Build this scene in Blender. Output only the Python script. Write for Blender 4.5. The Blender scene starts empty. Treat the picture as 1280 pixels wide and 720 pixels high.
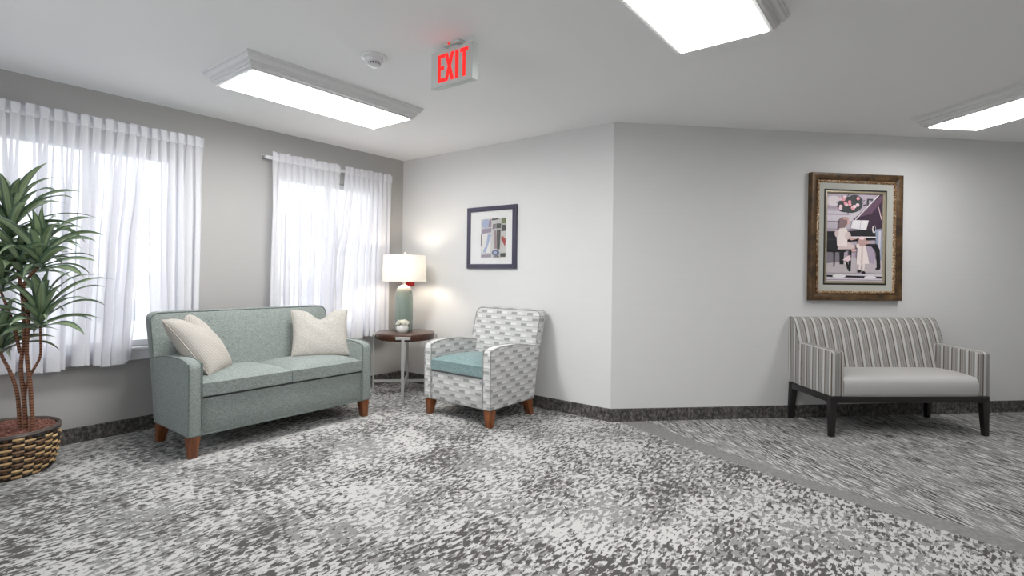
import bpy, bmesh, math, random
from mathutils import Vector, Matrix
random.seed(7)
PI = math.pi
S2 = math.sqrt(.5)
SC = bpy.context.scene
COL = SC.collection
CEIL = 2.44
LW = 2.584            # length of the middle wall; the right wall starts there and runs off at 45 degrees

# ------------------------------------------------------------------ materials
class NT:
    """small node-writing helper"""
    def __init__(s, name):
        s.m = bpy.data.materials.new(name); s.m.use_nodes = True
        s.t = s.m.node_tree; s.t.nodes.clear()
        s.out = s.t.nodes.new('ShaderNodeOutputMaterial')
    def n(s, kind, **kw):
        o = s.t.nodes.new(kind)
        for k, v in kw.items(): setattr(o, k, v)
        return o
    def put(s, sock, v):
        if v is None: return
        if isinstance(v, bpy.types.NodeSocket): s.t.links.new(v, sock)
        elif isinstance(v, (tuple, list)) and len(v) == 3 and sock.type == 'RGBA': sock.default_value = (*v, 1)
        else: sock.default_value = v
    def math(s, op, a, b=None, c=None, clamp=False):
        o = s.n('ShaderNodeMath', operation=op, use_clamp=clamp)
        s.put(o.inputs[0], a); s.put(o.inputs[1], b); s.put(o.inputs[2], c)
        return o.outputs[0]
    def coord(s, what='Object'):
        return s.n('ShaderNodeTexCoord').outputs[what]
    def xyz(s, v):
        o = s.n('ShaderNodeSeparateXYZ'); s.put(o.inputs[0], v); return o.outputs
    def vec(s, x, y, z):
        o = s.n('ShaderNodeCombineXYZ')
        for i, v in enumerate((x, y, z)): s.put(o.inputs[i], v)
        return o.outputs[0]
    def mapping(s, v, scale=(1, 1, 1), rot=(0, 0, 0), loc=(0, 0, 0)):
        o = s.n('ShaderNodeMapping'); s.put(o.inputs[0], v)
        o.inputs['Scale'].default_value = scale; o.inputs['Rotation'].default_value = rot; o.inputs['Location'].default_value = loc
        return o.outputs[0]
    def noise(s, v, scale, detail=2, rough=.5, dist=0):
        o = s.n('ShaderNodeTexNoise'); s.put(o.inputs['Vector'], v)
        o.inputs['Scale'].default_value = scale; o.inputs['Detail'].default_value = detail
        o.inputs['Roughness'].default_value = rough; o.inputs['Distortion'].default_value = dist
        return o.outputs['Fac']
    def ramp(s, f, stops, interp='LINEAR'):
        o = s.n('ShaderNodeValToRGB'); s.put(o.inputs[0], f)
        r = o.color_ramp; r.interpolation = interp
        while len(r.elements) < len(stops): r.elements.new(.5)
        for e, (p, c) in zip(r.elements, stops):
            e.position = p; e.color = (*c, 1) if isinstance(c, (tuple, list)) else (c, c, c, 1)
        return o.outputs[0]
    def mix(s, f, a, b, kind='MIX'):
        o = s.n('ShaderNodeMix', data_type='RGBA', blend_type=kind)
        s.put(o.inputs[0], f); s.put(o.inputs[6], a); s.put(o.inputs[7], b)
        return o.outputs[2]
    def bump(s, h, strength, dist=.002):
        o = s.n('ShaderNodeBump'); s.put(o.inputs['Height'], h)
        o.inputs['Strength'].default_value = strength; o.inputs['Distance'].default_value = dist
        return o.outputs[0]
    def pbr(s, color, rough=.6, metal=0, normal=None, emit=None, estr=0, coat=0, sheen=0, spec=None):
        p = s.n('ShaderNodeBsdfPrincipled')
        s.put(p.inputs['Base Color'], color); s.put(p.inputs['Roughness'], rough); s.put(p.inputs['Metallic'], metal)
        s.put(p.inputs['Normal'], normal)
        if emit: s.put(p.inputs['Emission Color'], emit); p.inputs['Emission Strength'].default_value = estr
        if coat: p.inputs['Coat Weight'].default_value = coat; p.inputs['Coat Roughness'].default_value = .1
        if sheen: p.inputs['Sheen Weight'].default_value = sheen
        if spec is not None: p.inputs['Specular IOR Level'].default_value = spec
        s.t.links.new(p.outputs[0], s.out.inputs[0])
        return s.m
    def face_u(s):
        """coordinate that runs along x on front faces and along y on side faces"""
        n = s.xyz(s.coord('Normal')); p = s.xyz(s.coord())
        side = s.math('GREATER_THAN', s.math('ABSOLUTE', n[0]), .65)
        a = s.math('MULTIPLY', p[1], side); b = s.math('MULTIPLY', p[0], s.math('SUBTRACT', 1, side))
        return s.math('ADD', a, b), p

def srgb(*c):
    return tuple(((v/255)/12.92 if v/255 < .04045 else ((v/255+.055)/1.055)**2.4) for v in c)

def plain(name, color, rough=.6, var=.06, scale=30, bump=.1, **kw):
    t = NT(name)
    f = t.noise(t.coord(), scale, 3)
    a = tuple(max(0, c*(1-var)) for c in color); b = tuple(min(1, c*(1+var)) for c in color)
    return t.pbr(t.mix(f, a, b), rough, normal=t.bump(f, bump) if bump else None, **kw)

def wall_mat(name, color):
    t = NT(name)
    c = t.coord()
    lines = t.noise(t.mapping(c, (1.5, 1.5, 170)), 1.0, 3, .6)
    blot = t.noise(c, 5, 2)
    f = t.math('ADD', t.math('MULTIPLY', lines, .7), t.math('MULTIPLY', blot, .3))
    a = tuple(v*.95 for v in color); b = tuple(v*1.05 for v in color)
    return t.pbr(t.mix(f, a, b), .55, normal=t.bump(lines, .12, .0015), spec=.3)

M = {}
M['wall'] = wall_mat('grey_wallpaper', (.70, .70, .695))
M['wall_shaded'] = wall_mat('shaded_grey_wallpaper', (.42, .412, .40))  # same paper as the other walls, its backlit shade put into the colour
M['ceiling'] = plain('ceiling_paint', (.90, .90, .905), .9, .02, 180, .25, spec=.1)
M['white_trim'] = plain('white_trim_paint', (.82, .82, .83), .45, .01, 20, 0)
M['vinyl_frame'] = plain('window_frame_vinyl', (.70, .70, .72), .4, .01, 20, 0)

def base_mat():
    t = NT('mottled_base')
    c = t.coord()
    f = t.noise(t.mapping(c, (1, 1, .7)), 48, 5, .75)
    return t.pbr(t.ramp(f, [(.36, (.020, .019, .018)), (.50, (.070, .065, .061)), (.64, (.19, .175, .16))]), .75, normal=t.bump(f, .3))
M['base'] = base_mat()

def carpet_lounge():
    t = NT('blotched_carpet')
    c = t.coord()
    fine = t.noise(t.mapping(c, (54, 21, 1)), 1, 2.5, .55, .35)
    fine2 = t.noise(t.mapping(c, (42, 21, 1), loc=(11.3, 4.1, 0)), 1, 2.5, .55, .5)
    big = t.noise(t.mapping(c, (2.6, 1.7, 1), loc=(3.1, 9.2, 0)), 1, 3, .55)
    big2 = t.noise(t.mapping(c, (1.9, 2.6, 1), loc=(7.7, 1.2, 0)), 1, 3, .55)
    pile = t.noise(c, 420, 2, .7)
    d = t.math('ADD', fine, t.math('MULTIPLY', t.math('SUBTRACT', big, .5), .50))
    l = t.math('ADD', fine2, t.math('MULTIPLY', t.math('SUBTRACT', big2, .5), .55))
    dark = t.ramp(d, [(.44, 1.0), (.455, 0.0)])
    mid = t.ramp(l, [(.485, 1.0), (.505, 0.0)])
    col = t.mix(mid, (.52, .512, .50), (.25, .246, .242))
    col = t.mix(dark, col, (.082, .078, .075))
    col = t.mix(.28, col, t.mix(pile, (.1, .1, .1), (.9, .9, .9)), 'OVERLAY')
    return t.pbr(col, .95, normal=t.bump(pile, .5, .004), spec=.05, sheen=.1)
M['carpet'] = carpet_lounge()

def carpet_corridor():
    t = NT('streaked_carpet')
    c = t.mapping(t.coord(), (1, 1, 1), rot=(0, 0, math.radians(40)))
    fine = t.noise(t.mapping(c, (9, 100, 1)), 1, 3, .6, .25)
    fine2 = t.noise(t.mapping(c, (8, 85, 1), loc=(4, 8, 0)), 1, 3, .6, .25)
    big = t.noise(t.mapping(c, (2.0, 3.4, 1), loc=(1, 2, 0)), 1, 3, .6)
    pile = t.noise(t.coord(), 420, 2, .7)
    d = t.math('ADD', fine, t.math('MULTIPLY', t.math('SUBTRACT', big, .5), .6))
    l = t.math('SUBTRACT', fine2, t.math('MULTIPLY', t.math('SUBTRACT', big, .5), .15))
    col = t.ramp(d, [(.36, (.045, .043, .042)), (.43, (.10, .098, .095)), (.49, (.235, .23, .225)), (.60, (.29, .285, .28))])
    col = t.mix(t.ramp(l, [(.535, 0.0), (.575, 1.0)]), col, (.60, .595, .59))
    col = t.mix(.25, col, t.mix(pile, (.1, .1, .1), (.9, .9, .9)), 'OVERLAY')
    return t.pbr(col, .95, normal=t.bump(pile, .5, .004), spec=.05)
M['carpet_corridor'] = carpet_corridor()

def carpet_band():
    t = NT('plain_band_carpet')
    c = t.mapping(t.coord(), (1, 1, 1), rot=(0, 0, math.radians(20)))
    f = t.noise(t.mapping(c, (30, 120, 1)), 1, 3, .7)
    return t.pbr(t.ramp(f, [(.3, (.17, .168, .165)), (.7, (.31, .305, .30))]), .95, normal=t.bump(f, .4, .003), spec=.05)
M['carpet_band'] = carpet_band()

def sofa_fabric(name, a, b, scale=260):
    t = NT(name)
    c = t.coord()
    warp = t.noise(t.mapping(c, (1, 1, .25)), scale, 2, .6)
    weft = t.noise(t.mapping(c, (.25, .25, 1)), scale, 2, .6)
    slub = t.noise(c, 190, 2, .6)
    f = t.math('ADD', t.math('MULTIPLY', t.math('ADD', warp, weft), .36), t.math('MULTIPLY', slub, .28))
    return t.pbr(t.ramp(f, [(.40, a), (.60, b)]), .92, normal=t.bump(f, .35, .002), spec=.12, sheen=.15)
M['sage'] = sofa_fabric('sage_weave', (.160, .186, .176), (.325, .357, .342))
M['sage_piping'] = sofa_fabric('sage_piping', (.10, .13, .12), (.20, .235, .22))
M['teal'] = sofa_fabric('teal_weave', (.13, .205, .21), (.26, .355, .355), 200)
M['pillow'] = sofa_fabric('oatmeal_weave', (.34, .322, .292), (.52, .495, .455), 220)
M['pillow_piping'] = sofa_fabric('oatmeal_piping', (.38, .345, .30), (.55, .51, .45), 220)
M['chair_piping'] = sofa_fabric('grey_piping', (.20, .20, .195), (.42, .42, .41), 200)

def ribbed_pillow():
    t = NT('ribbed_oatmeal')
    u = t.coord('UV'); p = t.xyz(u)
    rib = t.math('SINE', t.math('MULTIPLY', t.math('ADD', p[1], t.math('MULTIPLY', t.noise(u, 6, 2), .02)), 2*PI*46))
    chk = t.math('SINE', t.math('MULTIPLY', p[0], 2*PI*60))
    f = t.math('MULTIPLY_ADD', t.math('ADD', rib, t.math('MULTIPLY', chk, .4)), .3, .5, clamp=True)
    return t.pbr(t.mix(f, (.34, .315, .28), (.54, .51, .47)), .93, normal=t.bump(f, .5, .003), spec=.1)
M['pillow_rib'] = ribbed_pillow()

def brick_fabric():
    t = NT('dashed_weave')
    u, p = t.face_u()
    v = t.math('DIVIDE', t.math('ADD', p[2], t.math('MULTIPLY', p[1], .0)), .046)
    row = t.math('FLOOR', v); fv = t.math('FRACT', v)
    uu = t.math('ADD', t.math('DIVIDE', u, .175), t.math('ADD', t.math('MULTIPLY', row, .37), 20))
    fu = t.math('FRACT', uu)
    hatch = t.math('GREATER_THAN', t.math('FRACT', t.math('MULTIPLY', v, 7)), .45)
    inrow = t.math('MULTIPLY', t.math('GREATER_THAN', fv, .12), t.math('LESS_THAN', fv, .93))
    blk = t.math('MULTIPLY', t.math('LESS_THAN', fu, .34), t.math('MULTIPLY', inrow, t.math('LESS_THAN', fv, .58)))
    wht = t.math('MULTIPLY', t.math('MULTIPLY', t.math('GREATER_THAN', fu, .38), t.math('LESS_THAN', fu, .72)), t.math('MULTIPLY', inrow, t.math('LESS_THAN', fv, .58)))
    line = t.math('LESS_THAN', fv, .07)
    fine = t.noise(t.coord(), 300, 2, .6)
    ground = t.mix(fine, (.49, .49, .48), (.62, .62, .61))
    col = t.mix(wht, ground, (.67, .67, .66))
    col = t.mix(t.math('MULTIPLY', blk, t.math('MULTIPLY_ADD', hatch, .45, .35)), col, (.17, .17, .172))
    col = t.mix(t.math('MULTIPLY', line, .6), col, (.16, .16, .16))
    return t.pbr(col, .9, normal=t.bump(fine, .25, .002), spec=.12)
M['brick'] = brick_fabric()

def stripe_fabric():
    t = NT('striped_weave')
    u, p = t.face_u()
    v = t.math('FRACT', t.math('ADD', t.math('DIVIDE', u, .0745), 10))
    ramp = t.ramp(v, [(0, (.085, .078, .072)), (.05, (.21, .20, .185)), (.10, (.54, .535, .52)), (.34, (.57, .565, .55)),
                      (.38, (.12, .10, .085)), (.42, (.34, .33, .31)), (.50, (.26, .255, .24)), (.60, (.38, .375, .36)),
                      (.70, (.25, .245, .235)), (.80, (.35, .34, .325)), (.93, (.27, .255, .235)), (.965, (.26, .17, .11))], 'CONSTANT')
    fine = t.noise(t.mapping(t.coord(), (1, 1, .2)), 300, 2, .6)
    col = t.mix(.3, ramp, t.mix(fine, (.2, .2, .2), (.8, .8, .8)), 'OVERLAY')
    return t.pbr(col, .85, normal=t.bump(fine, .25, .002), spec=.15)
M['stripe'] = stripe_fabric()
M['bench_seat'] = plain('pale_grey_vinyl', (.50, .49, .48), .5, .03, 90, .12)
M['espresso'] = plain('espresso_wood', (.012, .010, .010), .35, .3, 25, 0)

def wood(name, dark, light, rough=.35, axis=2):
    t = NT(name)
    sc = [22, 22, 22]; sc[axis] = 2.2
    f = t.noise(t.mapping(t.coord(), tuple(sc)), 1.6, 4, .6, .4)
    return t.pbr(t.ramp(f, [(.3, dark), (.7, light)]), rough, coat=.2)
M['cherry'] = wood('cherry_leg_wood', (.085, .021, .006), (.29, .095, .028))
M['walnut'] = wood('walnut_top', (.035, .013, .007), (.085, .035, .02), .28, 0)
M['brushed'] = plain('brushed_silver_metal', (.50, .50, .49), .42, .04, 60, .05, metal=.55)

# ---- sheer cloth and glass
def sheer(name, clear):
    t = NT(name)
    c = t.coord()
    wv = t.noise(t.mapping(c, (1, 1, .6)), 240, 2, .6)
    tr = t.n('ShaderNodeBsdfTransparent'); tr.inputs[0].default_value = (1, 1, 1, 1)
    df = t.n('ShaderNodeBsdfDiffuse'); df.inputs[0].default_value = (.95, .95, .96, 1)
    tl = t.n('ShaderNodeBsdfTranslucent'); tl.inputs[0].default_value = (.86, .86, .93, 1)
    m1 = t.n('ShaderNodeMixShader'); m1.inputs[0].default_value = .38
    t.t.links.new(df.outputs[0], m1.inputs[1]); t.t.links.new(tl.outputs[0], m1.inputs[2])
    m2 = t.n('ShaderNodeMixShader')
    t.put(m2.inputs[0], t.math('MULTIPLY_ADD', wv, -.16, clear+.08))
    t.t.links.new(m1.outputs[0], m2.inputs[1]); t.t.links.new(tr.outputs[0], m2.inputs[2])
    t.t.links.new(m2.outputs[0], t.out.inputs[0])
    return t.m
M['sheer'] = sheer('sheer_voile', .27)
M['sheer_dense'] = sheer('sheer_voile_dense', .15)
M['header'] = sheer('voile_header_tape', .10)

def glass_mat():
    t = NT('window_glass')
    tr = t.n('ShaderNodeBsdfTransparent'); tr.inputs[0].default_value = (.93, .95, .95, 1)
    gl = t.n('ShaderNodeBsdfGlossy'); gl.inputs['Roughness'].default_value = .02
    fr = t.n('ShaderNodeFresnel'); fr.inputs[0].default_value = 1.25
    m = t.n('ShaderNodeMixShader'); t.t.links.new(fr.outputs[0], m.inputs[0])
    t.t.links.new(tr.outputs[0], m.inputs[1]); t.t.links.new(gl.outputs[0], m.inputs[2])
    t.t.links.new(m.outputs[0], t.out.inputs[0])
    return t.m
M['glass'] = glass_mat()
def picture_glass():
    t = NT('picture_glazing')
    tr = t.n('ShaderNodeBsdfTransparent')
    gl = t.n('ShaderNodeBsdfGlossy'); gl.inputs['Roughness'].default_value = .05
    m = t.n('ShaderNodeMixShader'); m.inputs[0].default_value = .06
    t.t.links.new(tr.outputs[0], m.inputs[1]); t.t.links.new(gl.outputs[0], m.inputs[2])
    t.t.links.new(m.outputs[0], t.out.inputs[0])
    return t.m
M['picture_glass'] = picture_glass()

def emitter(name, color, strength, base=(.8, .8, .8)):
    t = NT(name)
    f = t.noise(t.coord(), 3, 1)
    e = t.mix(t.math('MULTIPLY', f, .1), color, tuple(c*.8 for c in color))
    return t.pbr(base, .5, emit=e, estr=strength)
LIGHT_W = 26.0
M['diffuser'] = emitter('lit_acrylic_diffuser', (1.0, .995, .985), LIGHT_W)
M['diffuser_dim'] = emitter('lit_acrylic_diffuser_dimmer', (1.0, .995, .985), 11.5)
M['fixture_white'] = plain('white_fixture_moulding', (.74, .74, .74), .4, .01, 20, 0)
M['exit_red'] = emitter('lit_red_letter', (1.0, .012, .008), .95, (.35, .01, .01))
M['exit_housing'] = plain('grey_white_plastic', (.62, .65, .63), .5, .03, 40, 0)
M['detector'] = plain('white_detector_plastic', (.78, .78, .79), .25, .01, 20, 0)
M['black'] = plain('black_plastic', (.01, .01, .01), .6, .1, 20, 0)
M['alarm_red'] = plain('red_alarm_plastic', (.62, .015, .012), .35, .05, 20, 0)

def shade_mat():
    t = NT('linen_shade')
    f = t.noise(t.mapping(t.coord(), (1, 1, 3)), 120, 2)
    c = t.mix(f, (.84, .83, .80), (.92, .91, .88))
    df = t.n('ShaderNodeBsdfDiffuse'); t.put(df.inputs[0], c)
    tl = t.n('ShaderNodeBsdfTranslucent'); t.put(tl.inputs[0], c)
    m = t.n('ShaderNodeMixShader'); m.inputs[0].default_value = .35
    t.t.links.new(df.outputs[0], m.inputs[1]); t.t.links.new(tl.outputs[0], m.inputs[2])
    t.t.links.new(m.outputs[0], t.out.inputs[0])
    return t.m
M['shade'] = shade_mat()
def glaze_mat():
    t = NT('sage_glaze')
    p = t.xyz(t.coord())
    band = t.noise(t.vec(t.math('MULTIPLY', p[0], 4), t.math('MULTIPLY', p[1], 4), t.math('MULTIPLY', p[2], 75)), 1, 3, .6)
    z = t.math('ADD', p[2], t.math('MULTIPLY', t.math('SUBTRACT', band, .5), .05))
    col = t.ramp(t.math('DIVIDE', z, .5), [(0, (.175, .222, .19)), (.35, (.185, .235, .20)), (.66, (.205, .25, .215)), (.78, (.27, .31, .26)), (.86, (.42, .40, .34)), (.91, (.74, .73, .70))])
    col = t.mix(t.ramp(band, [(.60, 0.0), (.70, .7)]), col, (.17, .24, .17))
    return t.pbr(col, .22, coat=.5, normal=t.bump(band, .15, .002))
M['glaze'] = glaze_mat()
M['pot_white'] = plain('white_ceramic', (.74, .73, .71), .3, .15, 90, .2)
M['petal'] = plain('cream_petals', (.82, .80, .70), .7, .08, 90, 0)
M['petal_leaf'] = plain('small_green_leaf', (.22, .28, .10), .6, .2, 90, 0)

def leaf_mat():
    t = NT('dracaena_leaf')
    u = t.xyz(t.coord('UV'))
    e = t.math('ABSOLUTE', t.math('SUBTRACT', u[0], .5))
    n = t.noise(t.coord(), 9, 2)
    st = t.math('MULTIPLY_ADD', t.math('SINE', t.math('MULTIPLY', u[0], 40)), .02, e)
    col = t.ramp(st, [(0, (.09, .13, .08)), (.05, (.50, .60, .36)), (.24, (.42, .52, .30)), (.33, (.15, .23, .15)), (.5, (.09, .15, .11))])
    col = t.mix(t.math('MULTIPLY', n, .4), col, (.13, .20, .14))
    t.pbr(col, .30, spec=.6)
    p = t.out.inputs[0].links[0].from_node
    tl = t.n('ShaderNodeBsdfTranslucent'); t.put(tl.inputs[0], t.mix(.5, col, (.40, .55, .20)))
    m = t.n('ShaderNodeMixShader'); m.inputs[0].default_value = .28
    t.t.links.new(p.outputs[0], m.inputs[1]); t.t.links.new(tl.outputs[0], m.inputs[2]); t.t.links.new(m.outputs[0], t.out.inputs[0])
    return t.m
M['leaf'] = leaf_mat()
def bark_mat():
    t = NT('ringed_stem')
    p = t.xyz(t.coord())
    r = t.math('FRACT', t.math('MULTIPLY', t.math('ADD', p[2], t.math('MULTIPLY', t.noise(t.coord(), 20, 2), .01)), 62))
    n = t.noise(t.coord(), 40, 3)
    col = t.mix(t.math('LESS_THAN', r, .3), t.mix(n, (.16, .055, .028), (.32, .15, .08)), (.05, .02, .012))
    return t.pbr(col, .7, normal=t.bump(r, .5, .003))
M['bark'] = bark_mat()
M['mulch'] = plain('red_bark_mulch', (.20, .085, .065), .9, .7, 130, .8)
M['mulch_light'] = plain('pale_bark_chip', (.27, .12, .09), .9, .4, 130, .4)
M['cane_tan'] = plain('tan_cane', (.42, .265, .12), .5, .35, 55, .3)
M['cane_pale'] = plain('pale_cane', (.58, .40, .19), .5, .3, 55, .3)
M['cane_brown'] = plain('brown_cane', (.17, .09, .042), .55, .4, 55, .3)
M['cane_dark'] = plain('dark_cane', (.022, .017, .014), .6, .3, 55, .3)
M['rim_dark'] = plain('dark_basket_rim', (.11, .09, .08), .45, .3, 50, .2)

# ------------------------------------------------------------------ object helpers
def finish(bm, mats, name, parent=None, sharp=35, smooth=True):
    me = bpy.data.meshes.new(name)
    bmesh.ops.recalc_face_normals(bm, faces=bm.faces[:])
    if smooth:
        lim = math.radians(sharp)
        for f in bm.faces: f.smooth = True
        for e in bm.edges:
            e.smooth = not (len(e.link_faces) == 2 and e.calc_face_angle(0) > lim)
    bm.to_mesh(me); bm.free()
    for m in (mats if isinstance(mats, (list, tuple)) else [mats]): me.materials.append(m)
    o = bpy.data.objects.new(name, me); COL.objects.link(o)
    if parent is not None: o.parent = parent
    return o

def thing(name, label, cat, loc=(0, 0, 0), rotz=0, group=None):
    o = bpy.data.objects.new(name, None); COL.objects.link(o)
    o.empty_display_size = .1
    o.location = loc; o.rotation_euler = (0, 0, rotz)
    return tag(o, label, cat, group)

def tag(o, label, cat, group=None):
    o['label'] = label; o['category'] = cat
    if group: o['group'] = group
    return o

def struct(o, label=None):
    o['kind'] = 'structure'
    if label: o['label'] = label
    return o

def box(bm, x0, x1, y0, y1, z0, z1, bev=0, seg=2, mi=0):
    r = bmesh.ops.create_cube(bm, size=1)
    vs = r['verts']
    for v in vs:
        v.co = Vector(((x0+x1)/2+v.co.x*(x1-x0), (y0+y1)/2+v.co.y*(y1-y0), (z0+z1)/2+v.co.z*(z1-z0)))
    fs = set(f for v in vs for f in v.link_faces)
    for f in fs: f.material_index = mi
    if bev:
        es = list(set(e for f in fs for e in f.edges))
        bmesh.ops.bevel(bm, geom=es, offset=bev, segments=seg, affect='EDGES', profile=.5, material=-1)

def frustum(bm, top, bot, z0, z1, bev=0, mi=0):
    """top / bot = (x0,x1,y0,y1) rectangles at z1 and z0"""
    def ring(r, z): return [bm.verts.new((r[0], r[2], z)), bm.verts.new((r[1], r[2], z)), bm.verts.new((r[1], r[3], z)), bm.verts.new((r[0], r[3], z))]
    a, b = ring(bot, z0), ring(top, z1)
    fs = [bm.faces.new(a[::-1]), bm.faces.new(b)]
    for i in range(4): fs.append(bm.faces.new((a[i], a[(i+1) % 4], b[(i+1) % 4], b[i])))
    for f in fs: f.material_index = mi
    if bev:
        es = list(set(e for f in fs for e in f.edges))
        bmesh.ops.bevel(bm, geom=es, offset=bev, segments=2, affect='EDGES', profile=.5, material=-1)

def prism(bm, pts, axis, a0, a1, bev=0, seg=2, mi=0, only=None):
    """extrude a polygon; pts are the two other coordinates in order"""
    def mk(p, a):
        if axis == 0: return (a, p[0], p[1])
        if axis == 1: return (p[0], a, p[1])
        return (p[0], p[1], a)
    A = [bm.verts.new(mk(p, a0)) for p in pts]; B = [bm.verts.new(mk(p, a1)) for p in pts]
    n = len(pts)
    caps = [bm.faces.new(A[::-1]), bm.faces.new(B)]
    fs = caps + [bm.faces.new((A[i], A[(i+1) % n], B[(i+1) % n], B[i])) for i in range(n)]
    for f in fs: f.material_index = mi
    if bev:
        bmesh.ops.recalc_face_normals(bm, faces=fs)
        es = list(set(e for f in caps for e in f.edges)) if only == 'caps' else list(set(e for f in fs for e in f.edges))
        bmesh.ops.bevel(bm, geom=es, offset=bev, segments=seg, affect='EDGES', profile=.5, material=-1)

def tube(bm, pts, r, n=8, closed=False, mi=0, caps=True):
    pts = [Vector(p) for p in pts]; N = len(pts)
    rad = r if isinstance(r, (list, tuple)) else [r]*N
    rings = []; prev = None
    for i, p in enumerate(pts):
        if closed: d = pts[(i+1) % N]-pts[i-1]
        else: d = pts[min(i+1, N-1)]-pts[max(i-1, 0)]
        d.normalize()
        if prev is None:
            up = Vector((0, 0, 1)) if abs(d.z) < .9 else Vector((1, 0, 0))
            a = d.cross(up).normalized()
        else:
            a = (prev-d*prev.dot(d)).normalized()
        prev = a; b = d.cross(a)
        rings.append([bm.verts.new(p+(a*math.cos(2*PI*k/n)+b*math.sin(2*PI*k/n))*rad[i]) for k in range(n)])
    M_ = N if closed else N-1
    for i in range(M_):
        A, B = rings[i], rings[(i+1) % N]
        for k in range(n):
            bm.faces.new((A[k], A[(k+1) % n], B[(k+1) % n], B[k])).material_index = mi
    if not closed and caps:
        bm.faces.new(rings[0][::-1]).material_index = mi; bm.faces.new(rings[-1]).material_index = mi

def lathe(bm, prof, n=40, mi=0, cx=0, cy=0):
    rings = []
    for r, z in prof:
        if r < 1e-6: rings.append([bm.verts.new((cx, cy, z))])
        else: rings.append([bm.verts.new((cx+r*math.cos(2*PI*k/n), cy+r*math.sin(2*PI*k/n), z)) for k in range(n)])
    for A, B in zip(rings, rings[1:]):
        for k in range(n):
            k2 = (k+1) % n
            if len(A) == 1 and len(B) == 1: continue
            if len(A) == 1: f = bm.faces.new((A[0], B[k2], B[k]))
            elif len(B) == 1: f = bm.faces.new((A[k], A[k2], B[0]))
            else: f = bm.faces.new((A[k], A[k2], B[k2], B[k]))
            f.material_index = mi

def smooth_path(pts, n=6):
    """Catmull-Rom through the points"""
    P = [Vector(p) for p in pts]; P = [2*P[0]-P[1]]+P+[2*P[-1]-P[-2]]
    out = []
    for i in range(1, len(P)-2):
        for k in range(n):
            t = k/n
            out.append(.5*((2*P[i])+(-P[i-1]+P[i+1])*t+(2*P[i-1]-5*P[i]+4*P[i+1]-P[i+2])*t*t+(-P[i-1]+3*P[i]-3*P[i+1]+P[i+2])*t**3))
    out.append(P[-2])
    return out

def lerp_tab(tab, x):
    if x <= tab[0][0]: return tab[0][1]
    for (a, fa), (b, fb) in zip(tab, tab[1:]):
        if x <= b: 
            t = (x-a)/(b-a); t = t*t*(3-2*t)
            return fa+(fb-fa)*t
    return tab[-1][1]

# ------------------------------------------------------------------ the room
WIN = {1: (-3.36, -2.24), 2: (-1.45, -.33)}       # openings along the left wall
WZ0, WZ1 = .625, 2.072
YB, XR = -4.9, 7.2
FAR = (LW+4.4*S2, 4.4*S2)

def left_wall():
    bm = bmesh.new()
    ys = [YB, WIN[1][0], WIN[1][1], WIN[2][0], WIN[2][1], .12]
    for i in range(5):
        if i % 2 == 0: box(bm, -.12, 0, ys[i], ys[i+1], 0, CEIL)
        else:
            box(bm, -.12, 0, ys[i], ys[i+1], 0, WZ0); box(bm, -.12, 0, ys[i], ys[i+1], WZ1, CEIL)
    bmesh.ops.remove_doubles(bm, verts=bm.verts[:], dist=1e-5)
    # drop the faces buried between neighbouring blocks
    seen = {}
    for f in bm.faces[:]:
        k = tuple(round(c, 4) for c in f.calc_center_median()) + (len(f.verts),)
        if k in seen and set(f.verts) == set(seen[k].verts): pass
        seen[k] = f
    return struct(finish(bm, M['wall_shaded'], 'wall_left', smooth=False))
left_wall()

bm = bmesh.new(); box(bm, 0, LW, 0, .12, 0, CEIL); struct(finish(bm, M['wall'], 'wall_middle', smooth=False))
bm = bmesh.new(); prism(bm, [(LW, 0), FAR, (FAR[0]-.12*S2, FAR[1]+.12*S2), (LW-.0, .17)], 2, 0, CEIL)
struct(finish(bm, M['wall'], 'wall_right', smooth=False))
bm = bmesh.new(); prism(bm, [FAR, (XR, FAR[1]-(XR-FAR[0])), (XR+.1, FAR[1]-(XR-FAR[0])+.1), (FAR[0]+.1, FAR[1]+.1)], 2, 0, CEIL)
struct(finish(bm, M['wall'], 'wall_far_end', smooth=False))
bm = bmesh.new(); box(bm, XR, XR+.12, YB, FAR[1]-(XR-FAR[0]), 0, CEIL); struct(finish(bm, M['wall'], 'wall_side', smooth=False))
BX0, BX1 = .45, 3.05          # wide window in the wall behind the camera, the daylight on the near ends of things
bm = bmesh.new(); box(bm, 0, BX0, YB-.12, YB, 0, CEIL); box(bm, BX1, XR, YB-.12, YB, 0, CEIL); box(bm, BX0, BX1, YB-.12, YB, 0, WZ0); box(bm, BX0, BX1, YB-.12, YB, WZ1, CEIL)
struct(finish(bm, M['wall'], 'wall_back', smooth=False))
bm = bmesh.new(); prism(bm, [(-.12, YB-.12), (XR+.12, YB-.12), (XR+.12, FAR[1]+.3), (FAR[0]-.3, FAR[1]+.3), (LW-.1, .25), (-.12, .25)], 2, CEIL, CEIL+.12)
struct(finish(bm, M['ceiling'], 'ceiling', smooth=False))

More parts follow.
